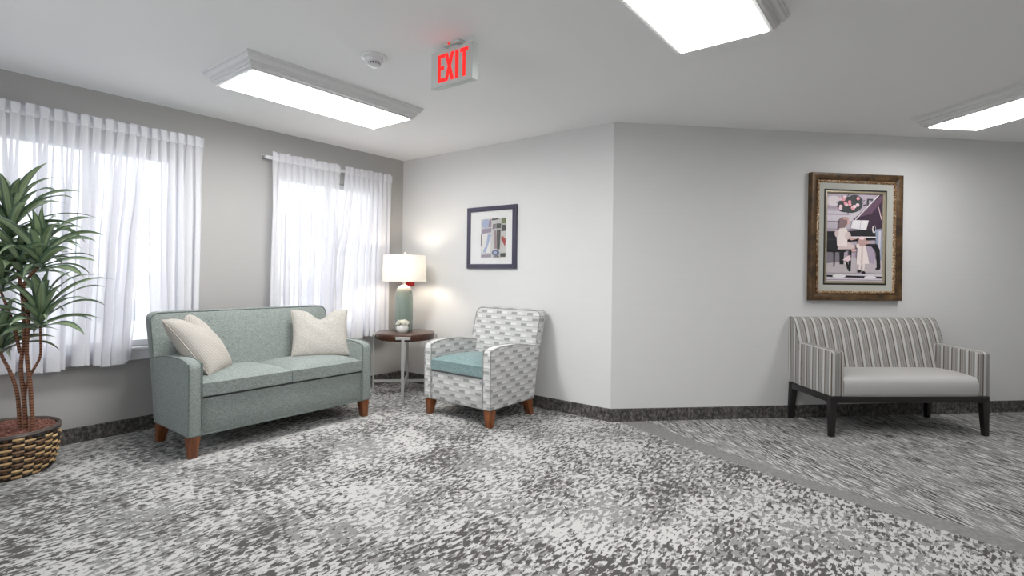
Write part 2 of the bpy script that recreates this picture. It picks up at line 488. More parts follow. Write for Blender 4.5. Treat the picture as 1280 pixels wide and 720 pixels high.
# floor: three carpets laid edge to edge, so one surface with three coverings
EA = [(2.60, 0.016), (2.728, .0), (3.10, -.155), (3.425, -.278), (3.987, -.462), (4.26, -.555), (4.564, -.632), (4.938, -.715), (5.6, -.87), (6.4, -1.06), (XR, -1.25)]
EB = [(2.79, .206), (2.886, .144), (3.22, -.015), (3.551, -.168), (4.023, -.350), (4.421, -.455), (4.783, -.535), (5.1, -.605), (5.7, -.75), (6.4, -.92), (XR, -1.1)]
EA = [tuple(p)[:2] for p in smooth_path([(*p, 0) for p in EA], 4)]; EB = [tuple(p)[:2] for p in smooth_path([(*p, 0) for p in EB], 4)]
def floor():
    bm = bmesh.new()
    def poly(pts, mi):
        f = bm.faces.new([bm.verts.new((x, y, 0)) for x, y in pts]); f.material_index = mi
    poly([(-.1, YB-.1), (XR+.1, YB-.1)] + EA[::-1] + [(2.584, .02), (-.1, .02)], 0)
    poly(EA + EB[::-1], 1)
    poly(EB + [(XR, FAR[1]-(XR-FAR[0])+.1), (FAR[0], FAR[1]+.1)], 2)
    bmesh.ops.triangulate(bm, faces=bm.faces[:])
    g = bmesh.ops.extrude_face_region(bm, geom=bm.faces[:])
    for v in g['geom']:
        if isinstance(v, bmesh.types.BMVert): v.co.z = -.1
    return struct(finish(bm, [M['carpet'], M['carpet_band'], M['carpet_corridor']], 'floor', smooth=False))
floor()

BH = .1035
def base_profile(): return [(0, 0), (.014, 0), (.011, .012), (.009, .03), (.009, BH-.006), (.006, BH), (0, BH)]
bm = bmesh.new(); prism(bm, base_profile(), 1, YB, 0); struct(finish(bm, M['base'], 'baseboard_left', smooth=False))
def base_run(name, p0, p1, ext0=0, ext1=0):
    p0 = Vector((*p0, 0)); p1 = Vector((*p1, 0)); d = (p1-p0).normalized(); n = Vector((d.y, -d.x, 0))
    bm = bmesh.new()
    A = [bm.verts.new(p0+n*o+Vector((0, 0, z))+d*(o*ext0)) for o, z in base_profile()]
    B = [bm.verts.new(p1+n*o+Vector((0, 0, z))+d*(o*ext1)) for o, z in base_profile()]
    k = len(A); bm.faces.new(A[::-1]); bm.faces.new(B)
    for i in range(k): bm.faces.new((A[i], A[(i+1) % k], B[(i+1) % k], B[i]))
    struct(finish(bm, M['base'], name, smooth=False))
T8 = math.tan(PI/8)
base_run('baseboard_middle', (0, 0), (LW, 0), 0, T8)
base_run('baseboard_right', (LW, 0), FAR, -T8, -1)
base_run('baseboard_far_end', FAR, (XR, FAR[1]-(XR-FAR[0])), 1, 0)

# windows
for k, (y0, y1) in WIN.items():
    w = bpy.data.objects.new('window_%d' % k, None); COL.objects.link(w); w.location = (0, (y0+y1)/2, WZ0); struct(w)
    hw = (y1-y0)/2; h = WZ1-WZ0
    bm = bmesh.new(); f = .045
    for a in ((-hw, -hw+f, 0, h), (hw-f, hw, 0, h), (-hw+f, hw-f, 0, f), (-hw+f, hw-f, h-f, h), (-.022, .022, f, h-f)):
        box(bm, -.105, -.05, a[0], a[1], a[2], a[3], .004, 1)
    finish(bm, M['vinyl_frame'], 'window_frame', w)
    for s in (-1, 1):
        bm = bmesh.new(); ya, yb = (.02, hw-f+.003) if s > 0 else (-hw+f-.003, -.02)
        box(bm, -.08, -.074, ya, yb, f-.003, h-f+.003); finish(bm, M['glass'], 'glass_pane', w, smooth=False)
    bm = bmesh.new()
    box(bm, -.05, .034, -hw-.05, hw+.05, -.022, -.0005, .005)     # stool
    box(bm, .0, .014, -hw-.03, hw+.03, -.095, -.022, .003, 1)     # apron
    finish(bm, M['white_trim'], 'window_sill', w)

w3 = bpy.data.objects.new('window_3', None); COL.objects.link(w3); w3.location = ((BX0+BX1)/2, YB, WZ0); struct(w3)
hw = (BX1-BX0)/2; h = WZ1-WZ0; f = .045
bm = bmesh.new()
for a in ((-hw, -hw+f, 0, h), (hw-f, hw, 0, h), (-hw+f, hw-f, 0, f), (-hw+f, hw-f, h-f, h), (-.022, .022, f, h-f)):
    box(bm, a[0], a[1], -.105, -.05, a[2], a[3], .004, 1)
finish(bm, M['vinyl_frame'], 'window_frame', w3)
for s_ in (-1, 1):
    bm = bmesh.new(); a, b = (.02, hw-f+.003) if s_ > 0 else (-hw+f-.003, -.02)
    box(bm, a, b, -.08, -.074, f-.003, h-f+.003); finish(bm, M['glass'], 'glass_pane', w3, smooth=False)
bm = bmesh.new(); box(bm, -hw-.05, hw+.05, -.05, .034, -.022, -.0005, .005); box(bm, -hw-.03, hw+.03, 0, .014, -.095, -.022, .003, 1)
finish(bm, M['white_trim'], 'window_sill', w3)

# ------------------------------------------------------------------ curtains
def curtain(label, k, yl, yr, pleats, zb, seed, xoff=.085, mat='sheer'):
    """yl / yr: tables z -> y of the two edges"""
    rnd = random.Random(seed)
    ztop, zp = 2.236, 2.163
    y0 = (lerp_tab(yl, ztop)+lerp_tab(yr, ztop))/2
    root = thing('sheer_curtain', label, 'curtain', (xoff, y0, 0), 0, 'sheer curtain panels at the windows')
    nu = pleats*20
    ph = [rnd.uniform(-.5, .5) for _ in range(pleats+2)]; am = [rnd.uniform(.65, 1.25) for _ in range(pleats+2)]
    sk = [rnd.uniform(-1, 1) for _ in range(pleats+2)]
    def interp(a, s):
        q = s*pleats; i = int(min(q, pleats-1)); t = q-i; t = t*t*(3-2*t); return a[i]+(a[i+1]-a[i])*t
    def pt(s, z):
        yA0, yB0 = lerp_tab(yl, ztop), lerp_tab(yr, ztop)
        dA, dB = lerp_tab(yl, z)-yA0, lerp_tab(yr, z)-yB0
        w = yB0-yA0; per = w/pleats; sway = dA*(1-s)**2.2+dB*s**2.2
        phase = 2*PI*pleats*s
        drop = (zp-z)/(zp-zb)
        loose = min(1, max(0, drop*3))
        phase2 = phase+loose*interp(ph, s)*.9+drop*interp(sk, s)*.25
        A = (.010+.020*loose)*(1+(interp(am, s)-1)*loose)
        B = per*(.16+.17*interp(am, s)*loose)
        y = yA0+w*s+sway-B*math.sin(2*phase2)+.12*per*math.sin(phase*1.7+seed)*loose-.055*per*loose*math.sin(5*phase2+seed)+.25*per*loose*math.sin(phase*.5+seed)
        x = A*math.sin(phase2)+.0035*loose*math.sin(2.5*phase2+.7*seed)+.006*math.sin(phase*.37+z*2.1+seed)*loose
        return x, y
    # hanging cloth
    bm = bmesh.new(); nz = 34; grid = []
    for j in range(nz+1):
        t = j/nz; row = []
        for i in range(nu+1):
            s = i/nu
            zz_b = zb+.012*math.sin(s*17+seed)+.006*math.sin(s*pleats*2*PI+1)
            z = zp+(zz_b-zp)*t
            x, y = pt(s, z)
            row.append(bm.verts.new((x, y-y0, z)))
        grid.append(row)
    for j in range(nz):
        for i in range(nu): bm.faces.new((grid[j][i], grid[j][i+1], grid[j+1][i+1], grid[j+1][i]))
    finish(bm, M[mat], 'cloth', root, 180)
    # bottom hem: a doubled strip
    bm = bmesh.new(); rows = []
    for t in (0, .5, 1):
        row = []
        for i in range(nu+1):
            s = i/nu; z0 = zb+.012*math.sin(s*17+seed)+.006*math.sin(s*pleats*2*PI+1)
            z = z0+.07*t; x, y = pt(s, z); row.append(bm.verts.new((x-.002, y-y0, z)))
        rows.append(row)
    for j in range(2):
        for i in range(nu): bm.faces.new((rows[j][i], rows[j][i+1], rows[j+1][i+1], rows[j+1][i]))
    finish(bm, M['sheer'], 'hem', root, 180)
    # pleated header
    bm = bmesh.new(); rows = []
    yA, yB = lerp_tab(yl, ztop), lerp_tab(yr, ztop); per = (yB-yA)/pleats
    for t in (0, .12, .3, .6, .85, 1):
        z = zp-.008+(ztop-zp+.008)*t; row = []
        for i in range(nu+1):
            s = i/nu; phase = 2*PI*pleats*s
            fl = .35+.65*min(1, t*1.6)
            sq = math.sin(phase); sq = math.copysign(abs(sq)**.45, sq)
            x = .004+.011*sq*fl + .004*interp(sk, s)*t
            y = yA+(yB-yA)*s-.20*per*math.sin(2*phase)*fl
            row.append(bm.verts.new((x, y-y0, z+.004*math.sin(phase*.5+seed)*t)))
        rows.append(row)
    for j in range(len(rows)-1):
        for i in range(nu): bm.faces.new((rows[j][i], rows[j][i+1], rows[j+1][i+1], rows[j+1][i]))
    h = finish(bm, M['header'], 'header', root, 60)
    m = h.modifiers.new('thick', 'SOLIDIFY'); m.thickness = .0015
    return root

curtain('sheer white curtain panel behind the potted plant', 1, [(.5, -3.50), (2.24, -3.49)],
        [(.54, -2.572), (.9, -2.55), (1.29, -2.525), (1.8, -2.48), (2.24, -2.455)], 15, .528, 3)
curtain('narrow sheer white curtain panel between the plant window and the sofa back', 1,
        [(.54, -2.43), (1.3, -2.448), (2.24, -2.458)], [(.5, -2.125), (2.24, -2.108)], 6, .528, 5, .092)
curtain('sheer white curtain panel above the sofa, left of the pair by the wall corner', 2, [(.5, -1.57), (2.24, -1.545)],
        [(.54, -.90), (1.0, -.90), (1.6, -.875), (2.24, -.868)], 11, .528, 8, .09)
curtain('sheer white curtain panel hanging next to the table lamp', 2,
        [(.54, -1.02), (.9, -1.0), (1.3, -.96), (1.7, -.87), (2.05, -.81), (2.24, -.805)], [(.5, -.245), (2.24, -.222)], 10, .528, 11, .078, 'sheer_dense')

def rod(y0, y1, label):
    root = thing('curtain_rod', label, 'curtain rod', (0, (y0+y1)/2, 2.19))
    h = (y1-y0)/2
    bm = bmesh.new(); box(bm, .052, .062, -h, h, -.016, .016, .003, 1); finish(bm, M['white_trim'], 'rail', root)
    for s in (-1, 1):
        bm = bmesh.new(); box(bm, 0, .056, s*h-.012, s*h+.012, -.014, .014, .003, 1); box(bm, 0, .006, s*h-.02, s*h+.02, -.03, .03, .002, 1)
        finish(bm, M['brushed'], 'bracket', root)
    bm = bmesh.new(); box(bm, 0, .056, -.012, .012, -.010, .012, .003, 1); finish(bm, M['white_trim'], 'bracket', root)
rod(-3.52, -2.10, 'white flat curtain rail over the window behind the plant')
rod(-1.585, -.215, 'white flat curtain rail over the window nearer the lamp')

# ------------------------------------------------------------------ upholstered sofa and armchair share one construction
def seating(kind, label, cat, loc, rotz, W, ncush, fab, pipe, cush, top_z, group=None):
    """local frame: x along the front, -y faces the room, front plane at y=0"""
    root = thing(kind, label, cat, loc, rotz, group)
    aw, zb = .083, .140; h = W/2
    # backrest side line
    fr = lambda z: .520+(z-.30)*.258          # front face depth at height z
    def rear(z): return lerp2([(zb, .575), (.30, .60), (.55, .655), (.72, .71), (top_z, .765)], z)
    # arms
    prof = [(0, zb), (0, .565), (.006, .583), (.022, .598), (.06, .611), (.13, .620), (.22, .622), (.34, .618), (.46, .606), (.56, .590), (.62, .582),
            (.648, .55), (.605, .30), (.578, zb)]
    for s in (-1, 1):
        x0, x1 = (-h, -h+aw) if s < 0 else (h-aw, h)
        bm = bmesh.new(); prism(bm, prof, 0, x0, x1, .007, 2, only='caps')
        a = finish(bm, fab, 'arm', root, 32)
        bm = bmesh.new()
        for xx in (x0+.003, x1-.003):
            path = [(xx, -.001+p[0], p[1]) for p in prof[:11]]
            path[0] = (xx, -.001, zb+.002)
            tube(bm, smooth_path(path, 3), .0042, 6)
        finish(bm, pipe, 'piping', a, 60)
    # front rail below the cushion, with the deck
    bm = bmesh.new(); box(bm, -h+aw-.004, h-aw+.004, .012, .60, zb, .372, .009); box(bm, -h+aw-.003, h-aw+.003, .035, .55, .36, .387)
    finish(bm, fab, 'front_rail', root, 32)
    bm = bmesh.new()
    z = zb+.003
    tube(bm, [(-h, .0, z), (h, .0, z), (h, .578, z), (-h, .578, z)], .0045, 6, closed=True)
    finish(bm, pipe, 'hem_piping', root, 60)
    # backrest: outline with rounded top corners, front face leaning, gently crowned
    n = 7; R = .055; hb = h+.003
    def outline(inset, zlow):
        pts = []
        pts.append((-hb+inset, zlow))
        for z_ in (.35, .50, .62, .74): pts.append((-hb+inset, z_))
        for i in range(n+1):
            a = PI-PI/2*i/n; pts.append((-hb+inset+R+R*math.cos(a)-0, top_z-inset-R+R*math.sin(a)))
        m = len(pts)
        return pts+[(-x, z_) for x, z_ in reversed(pts)]
    bm = bmesh.new()
    oF = outline(.006, .16); oR = outline(0, .16)
    def ringF(o, d, inset_c=0): return [bm.verts.new((x*(1-inset_c), d(z_), z_)) for x, z_ in o]
    r0 = ringF(oF, lambda z_: fr(z_)); r1 = ringF(oR, lambda z_: fr(z_)+.010)
    r2 = ringF(oR, lambda z_: rear(z_)-.012); r3 = ringF(oF, lambda z_: rear(z_))
    N = len(oF)
    for A, B in ((r0, r1), (r1, r2), (r2, r3)):
        for i in range(N): bm.faces.new((A[i], A[(i+1) % N], B[(i+1) % N], B[i]))
    # front crown: inner rings
    prev = r0
    for q, dep in ((.05, -.008), (.18, -.016), (.45, -.022)):
        cx, cz = 0, .55
        ring = [bm.verts.new((x*(1-q), fr(cz+(z_-cz)*(1-q))+dep, cz+(z_-cz)*(1-q))) for x, z_ in oF]
        for i in range(N): bm.faces.new((prev[i], prev[(i+1) % N], ring[(i+1) % N], ring[i]))
        prev = ring
    bm.faces.new(prev)
    bm.faces.new(r3[::-1])
    b = finish(bm, fab, 'backrest', root, 40)
    bm = bmesh.new()
    tube(bm, [(x, fr(z_)-.001, z_) for x, z_ in oF if z_ > .55], .0045, 6); finish(bm, pipe, 'piping', b, 60)
    # seat cushions
    cw = (W-2*aw)/ncush
    for i in range(ncush):
        x0 = -h+aw+cw*i+.002; x1 = x0+cw-.004
        bm = bmesh.new(); nx, ny = 14, 14; T = {}; B = {}
        for a in range(nx+1):
            for c in range(ny+1):
                u, v = a/nx*2-1, c/ny*2-1
                ss = (1-abs(u)**5)*(1-abs(v)**5)
                X = (x0+x1)/2+u*(x1-x0)/2*(1-.012*(1-v*v)*0)
                Y = -.004+(v+1)/2*.56-.006*math.cos(u*PI/2)*(1 if c == 0 else 0)
                sl = -.012*(v+1)/2
                zt = .470+.036*ss**.6+.012*(1-u*u)*(1-v*v)+sl; zb_ = .388-.0*ss
                T[a, c] = bm.verts.new((X, Y, zt)); B[a, c] = bm.verts.new((X, Y, zb_))
        for a in range(nx):
            for c in range(ny):
                bm.faces.new((T[a, c], T[a+1, c], T[a+1, c+1], T[a, c+1])); bm.faces.new((B[a, c], B[a, c+1], B[a+1, c+1], B[a+1, c]))
        for a in range(nx):
            bm.faces.new((T[a, 0], B[a, 0], B[a+1, 0], T[a+1, 0])); bm.faces.new((T[a, ny], T[a+1, ny], B[a+1, ny], B[a, ny]))
        for c in range(ny):
            bm.faces.new((T[0, c], T[0, c+1], B[0, c+1], B[0, c])); bm.faces.new((T[nx, c], B[nx, c], B[nx, c+1], T[nx, c+1]))
        es = [e for e in bm.edges if len(e.link_faces) == 2 and e.calc_face_angle(0) > 1.0]
        bmesh.ops.bevel(bm, geom=es, offset=.012, segments=3, affect='EDGES', profile=.5)
        finish(bm, cush, 'seat_cushion', root, 50)
    # legs
    for sx in (-1, 1):
        for front in (1, 0):
            bm = bmesh.new()
            t = .074; bt = .048
            ox = sx*(h-.006); ix = sx*(h-.006-t); jx = sx*(h-.012); kx = sx*(h-.012-bt)
            if front: ty = (.006, .006+t); by = (.010, .010+bt)
            else: ty = (.562-t, .562); by = (.590-bt, .590)
            frustum(bm, (min(ox, ix), max(ox, ix), *ty), (min(jx, kx), max(jx, kx), *by), 0, zb+.004, .003)
            finish(bm, M['cherry'], 'leg', root, 30)
    return root
def lerp2(tab, x):
    if x <= tab[0][0]: return tab[0][1]
    for (a, fa), (b, fb) in zip(tab, tab[1:]):
        if x <= b: return fa+(fb-fa)*(x-a)/(b-a)
    return tab[-1][1]

seating('sofa', 'sage green two-seat sofa with wooden legs under the windows', 'sofa', (.96, -1.836, 0), PI/2, 1.38, 2,
        M['sage'], M['sage_piping'], M['sage'], .892)
seating('armchair', 'grey brick-patterned armchair with teal seat cushion beside the round table', 'armchair', (1.609, -.80, 0), 0, .738, 1,
        M['brick'], M['chair_piping'], M['teal'], .882)

# ------------------------------------------------------------------ throw pillows
def pillow(label, bottom_left, bottom_right, top_left, top_right, thick, mat, pmat, dent, seed, name='throw_pillow'):
    BL, BR, TL, TR = map(Vector, (bottom_left, bottom_right, top_left, top_right))
    c = (BL+BR+TL+TR)/4
    r = ((BR-BL)+(TR-TL)).normalized(); up = ((TL-BL)+(TR-BR)); up = (up-r*up.dot(r)).normalized(); n = r.cross(up)
    rnd = random.Random(seed)
    root = thing(name, label, 'pillow', (c.x, c.y, min(BL.z, BR.z)), 0, 'throw pillows on the sofa')
    o = Vector(root.location)
    w = ((BR-BL).length+(TR-TL).length)/4; hh = ((TL-BL).length+(TR-BR).length)/4
    def P(u, v, s):
        X = u*w*(1-.075*(1-v*v)); Z = v*hh*(1-.05*(1-u*u))
        Z -= dent*math.exp(-(u/.33)**2)*max(0, (v+.25)/1.25)**2 if v > -.25 else 0
        t = thick*(max(0, (1-u*u))*max(0, (1-v*v)))**.42
        t *= 1-.35*math.exp(-(u/.28)**2)*max(0, v)**2*(dent > .02)
        t += .004*math.sin(u*7+v*9+seed)*(1-u*u)*(1-v*v)
        sag = -.012*(1-v)*(1-u*u)
        return c+r*X+up*(Z+sag)+n*(s*t)-o
    bm = bmesh.new(); N = 26; uvl = bm.loops.layers.uv.new('UVMap')
    F = {}; B = {}
    for i in range(N+1):
        for j in range(N+1):
            u = math.sin((i/N*2-1)*PI/2); v = math.sin((j/N*2-1)*PI/2)
            F[i, j] = (bm.verts.new(P(u, v, -1)), (u/2+.5, v/2+.5))
            B[i, j] = F[i, j] if i in (0, N) or j in (0, N) else (bm.verts.new(P(u, v, 1)), (u/2+.5, v/2+.5))
    for G in (F, B):
        for i in range(N):
            for j in range(N):
                q = [G[i, j], G[i+1, j], G[i+1, j+1], G[i, j+1]]
                try: f = bm.faces.new([a[0] for a in q])
                except ValueError: continue
                for l in f.loops:
                    for a in q:
                        if a[0] is l.vert: l[uvl].uv = a[1]
    finish(bm, mat, 'cover', root, 180)
    bm = bmesh.new()
    path = []
    for k in range(N*4):
        s, t = divmod(k, N); q = math.sin((t/N*2-1)*PI/2)
        u, v = ((q, -1), (1, q), (-q, 1), (-1, -q))[s]
        path.append(P(u, v, 0))
    tube(bm, path, .0045, 6, closed=True); finish(bm, pmat, 'piping', root, 60)
    return root
pillow('plain oatmeal pillow with a dented top, resting by the arm nearer the lamp', (.575, -1.640, .505), (.765, -1.243, .505), (.40, -1.52, .868), (.62, -1.115, .860),
       .075, M['pillow'], M['pillow_piping'], .085, 2)
pillow('ribbed oatmeal pillow leaning on the arm nearer the plant', (.860, -2.372, .500), (.605, -2.115, .495), (.660, -2.560, .858), (.345, -2.275, .872),
       .105, M['pillow_rib'], M['pillow_piping'], .085, 5)

# ------------------------------------------------------------------ striped bench seat
def bench():
    W = 1.255
    root = thing('settee', 'striped settee with pale seat and black legs below the piano picture', 'settee', (4.05, .685, 0), math.radians(41))
    # espresso frame: rails
    bm = bmesh.new()
    box(bm, .0, W, .0, .045, .257, .305, .003); box(bm, .0, W, .50, .545, .257, .305, .003)
    box(bm, .0, .045, .045, .50, .257, .305, .003); box(bm, W-.045, W, .045, .50, .257, .305, .003)
    finish(bm, M['espresso'], 'frame_rail', root)
    for x0, x1, ix in ((0, .052, .036), (W, W-.052, W-.036)):
        for fr in (1, 0):
            bm = bmesh.new()
            ty = (0, .052) if fr else (.493, .545); by = (.0, .034) if fr else (.525, .560)
            frustum(bm, (min(x0, x1), max(x0, x1), *ty), (min(x0, ix), max(x0, ix), *by), 0, .262, .002)
            finish(bm, M['espresso'], 'leg', root)
    # seat
    bm = bmesh.new(); x0, x1 = .098, W-.098
    prof = [(.006, .303), (.000, .308), (-.007, .330), (-.010, .365), (-.009, .400), (-.004, .420), (.006, .433), (.022, .443), (.05, .450), (.10, .456), (.20, .461), (.32, .461), (.43, .456), (.43, .303)]
    nx = 16; rings = []
    for a in range(nx+1):
        u = a/nx*2-1; k = 1-abs(u)**6
        rings.append([bm.verts.new(((x0+x1)/2+u*(x1-x0)/2, y-.004*k*(y < .2), z+(.004*k if z > .42 else 0))) for y, z in prof])
    for A, B in zip(rings, rings[1:]):
        for c in range(len(prof)): bm.faces.new((A[c], A[(c+1) % len(prof)], B[(c+1) % len(prof)], B[c]))
    bm.faces.new(rings[0][::-1]); bm.faces.new(rings[-1])
    finish(bm, M['bench_seat'], 'seat', root, 60)
    # arms
    for s in (0, 1):
        bm = bmesh.new(); a0, a1 = (.002, .098) if s == 0 else (W-.098, W-.002)
        prism(bm, [(-.004, .305), (-.004, .625), (.004, .638), (.02, .642), (.40, .655), (.46, .655), (.45, .60), (.43, .50), (.43, .305)], 0, a0, a1, .009, 3)
        finish(bm, M['stripe'], 'arm', root, 40)
    # back
    prof = [(.345, .40), (.372, .50), (.397, .60), (.418, .68), (.440, .75), (.463, .805), (.487, .840), (.512, .857), (.538, .860), (.563, .850), (.582, .825),
            (.590, .78), (.588, .65), (.548, .31), (.40, .31)]
    prof = [(y, z) for y, z in prof]
    bm = bmesh.new(); prism(bm, prof, 0, .0, W, .008, 3, only='caps')
    finish(bm, M['stripe'], 'backrest', root, 30)
    bm = bmesh.new()
    bm.free()
    for xx in (.003, W-.003):
        bm = bmesh.new(); tube(bm, [(xx, y, z) for y, z in prof[3:12]], .004, 6); finish(bm, M['stripe'], 'piping', root, 60)
bench()

# ------------------------------------------------------------------ round table, lamp, little flower pot
TC = (.540, -.410); TT = .610
def table():
    root = thing('side_table', 'round dark walnut side table with silver metal legs between sofa and armchair', 'table', (*TC, 0), math.radians(0))
    R = .288
    bm = bmesh.new(); lathe(bm, [(0, TT-.066), (R-.012, TT-.066), (R-.004, TT-.060), (R, TT-.044), (R, TT-.010), (R-.003, TT-.003), (R-.010, TT), (0, TT)], 72)
    finish(bm, M['walnut'], 'tabletop', root, 30)
    for k in range(4):
        a = PI/4+k*PI/2; d = Vector((math.cos(a), math.sin(a), 0)); t = Vector((-d.y, d.x, 0))
        bm = bmesh.new()
        def bar(c, hd, ht, z0, z1):
            ve = []
            for z in (z0, z1):
                for sd, st in ((-1, -1), (1, -1), (1, 1), (-1, 1)):
                    ve.append(bm.verts.new(d*(c[0]+sd*hd)+t*(c[1]+st*ht)+Vector((0, 0, z))))
            for f in ((3, 2, 1, 0), (4, 5, 6, 7), (0, 1, 5, 4), (1, 2, 6, 5), (2, 3, 7, 6), (3, 0, 4, 7)): bm.faces.new([ve[i] for i in f])
        bar((R+.018, 0), .007, .014, 0, TT-.040)
        g = bmesh.ops.bevel(bm, geom=bm.edges[:], offset=.0015, segments=1, affect='EDGES')
        leg = finish(bm, M['brushed'], 'leg', root, 30)
        bm = bmesh.new(); bar((R+.010, 0), .014, .068, TT-.044, TT-.019)
        bmesh.ops.bevel(bm, geom=bm.edges[:], offset=.0015, segments=1, affect='EDGES')
        finish(bm, M['brushed'], 'rim_clamp', root, 30)
    for k in range(2):
        a = PI/4+k*PI/2; d = Vector((math.cos(a), math.sin(a), 0))
        bm = bmesh.new(); L = R+.014
        t = Vector((-d.y, d.x, 0)); z0, z1 = (.112, .137) if k == 0 else (.113, .136)
        ve = [bm.verts.new(d*(sd*L)+t*(st*.011)+Vector((0, 0, z))) for z in (z0, z1) for sd, st in ((-1, -1), (1, -1), (1, 1), (-1, 1))]
        for f in ((3, 2, 1, 0), (4, 5, 6, 7), (0, 1, 5, 4), (1, 2, 6, 5), (2, 3, 7, 6), (3, 0, 4, 7)): bm.faces.new([ve[i] for i in f])
        finish(bm, M['brushed'], 'stretcher', root, smooth=False)
table()

def lamp():
    root = thing('table_lamp', 'table lamp with white drum shade and green glazed column base', 'lamp', (.470, -.372, TT))
    bm = bmesh.new()
    prof = [(0, 0), (.082, 0), (.087, .004), (.088, .02), (.0895, .15), (.089, .30), (.086, .37), (.080, .405), (.068, .432), (.050, .450), (.028, .460), (.018, .462), (0, .462)]
    lathe(bm, prof, 48); finish(bm, M['glaze'], 'base', root, 50)
    bm = bmesh.new(); lathe(bm, [(0, .460), (.020, .460), (.022, .466), (.012, .470), (.011, .500), (.016, .503), (.016, .530), (0, .530)], 20)
    finish(bm, M['brushed'], 'neck', root, 40)
    bm = bmesh.new(); prof = [(.218, .500), (.206, .758)]
    lathe(bm, [(.218, .498), (.2195, .501), (.2075, .757), (.206, .760), (.204, .757), (.2165, .501), (.218, .498)], 64)
    finish(bm, M['shade'], 'lamp_shade', root, 50)
    bm = bmesh.new()
    for k in range(3):
        a = k*2*PI/3+.4; tube(bm, [(.006*math.cos(a), .006*math.sin(a), .752), (.204*math.cos(a), .204*math.sin(a), .752)], .002, 6)
    tube(bm, [(.05*math.cos(a), .05*math.sin(a), z) for a, z in [(0, .52), (0, .64), (0, .75)]], .002, 6)
    tube(bm, [(-.05, 0, .52), (-.05, 0, .64), (-.05, 0, .75)], .002, 6); tube(bm, [(-.05, 0, .52), (.05, 0, .52)], .002, 6)
    lathe(bm, [(0, .742), (.012, .742), (.012, .762), (.004, .768), (.004, .776), (.010, .784), (.008, .793), (0, .797)], 16)
    finish(bm, M['brushed'], 'finial_and_harp', root, 50)
    bm = bmesh.new(); lathe(bm, [(0, .530), (.014, .532), (.020, .56), (.032, .60), (.032, .625), (.018, .648), (0, .655)], 20)
    finish(bm, emitter('lit_bulb', (1, .86, .70), 110), 'bulb', root, 60)
lamp()

def planter():
    root = thing('flower_pot', 'small white pot of cream flowers in front of the lamp base', 'flower pot', (.590, -.492, TT))
    bm = bmesh.new()
    lathe(bm, [(0, 0), (.038, 0), (.050, .012), (.058, .032), (.059, .052), (.053, .068), (.048, .076), (.044, .076), (.045, .066), (0, .064)], 28)
    finish(bm, M['pot_white'], 'pot', root, 40)
    rnd = random.Random(4)
    bm = bmesh.new()
    for i in range(30):
        a = i*2.39996; el = math.asin(1-1.0*(i+.5)/30); nrm = Vector((math.cos(a)*math.cos(el), math.sin(a)*math.cos(el), math.sin(el)))
        c = Vector((0, 0, .086))+Vector((nrm.x*.050, nrm.y*.050, nrm.z*.030))*rnd.uniform(.85, 1.15)
        q = nrm.to_track_quat('Z', 'Y')
        for ring, (np_, rr, up) in enumerate(((6, .017, .003), (5, .010, .008))):
            for k in range(np_):
                b = 2*PI*k/np_+ring*.5+i
                cc = Vector((0, 0, up)); e = Vector((rr*math.cos(b), rr*math.sin(b), up+.006)); sd = Vector((-math.sin(b)*rr*.5, math.cos(b)*rr*.5, .002)); m = (cc+e)/2+Vector((0, 0, .001))
                bm.faces.new([bm.verts.new(c+q @ p) for p in (cc, m-sd, e, m+sd)])
    o = finish(bm, M['petal'], 'blossom', root, 30); m = o.modifiers.new('t', 'SOLIDIFY'); m.thickness = .001
    bm = bmesh.new()
    for i in range(18):
        a = rnd.uniform(0, 2*PI); r = rnd.uniform(.025, .05); z = rnd.uniform(.062, .09)
        c = Vector((r*.7*math.cos(a), r*.7*math.sin(a), z)); e = c+Vector((.022*math.cos(a), .022*math.sin(a), rnd.uniform(-.01, .012))); s = Vector((-math.sin(a), math.cos(a), 0))*.007
        m = (c+e)/2+Vector((0, 0, .004)); bm.faces.new([bm.verts.new(c), bm.verts.new(m-s), bm.verts.new(e), bm.verts.new(m+s)])
    for i in range(10):
        a = rnd.uniform(0, 2*PI); tube(bm, [(0.01*math.cos(a), .01*math.sin(a), .055), (.025*math.cos(a), .025*math.sin(a), .09)], .0012, 5)
    o = finish(bm, M['petal_leaf'], 'greenery', root, 30); m = o.modifiers.new('t', 'SOLIDIFY'); m.thickness = .0008
planter()

# ------------------------------------------------------------------ pictures
def ring_frame(bm, w, h, prof, mi=0):
    """prof: list of (inset, protrusion) going from the wall edge inwards; local x, z plane, -y towards the room"""
    loops = []
    for i, p in prof:
        loops.append([bm.verts.new((sx*(w/2-i), -p, sz*(h/2-i))) for sx, sz in ((-1, -1), (1, -1), (1, 1), (-1, 1))])
    for A, B in zip(loops, loops[1:]):
        for k in range(4): bm.faces.new((A[k], A[(k+1) % 4], B[(k+1) % 4], B[k])).material_index = mi

def poly(bm, pts, y, mi):
    f = bm.faces.new([bm.verts.new((x, y, z)) for x, z in pts]); f.material_index = mi; return f
def ell(cx, cz, rx, rz, n=18, rot=0):
    return [(cx+rx*math.cos(a)*math.cos(rot)-rz*math.sin(a)*math.sin(rot), cz+rx*math.cos(a)*math.sin(rot)+rz*math.sin(a)*math.cos(rot)) for a in (2*PI*k/n for k in range(n))]
INK = {}
def ink(*c):
    if c not in INK: INK[c] = plain('print_ink_%d_%d_%d' % c, srgb(*c), .55, .10, 60, 0)
    return INK[c]

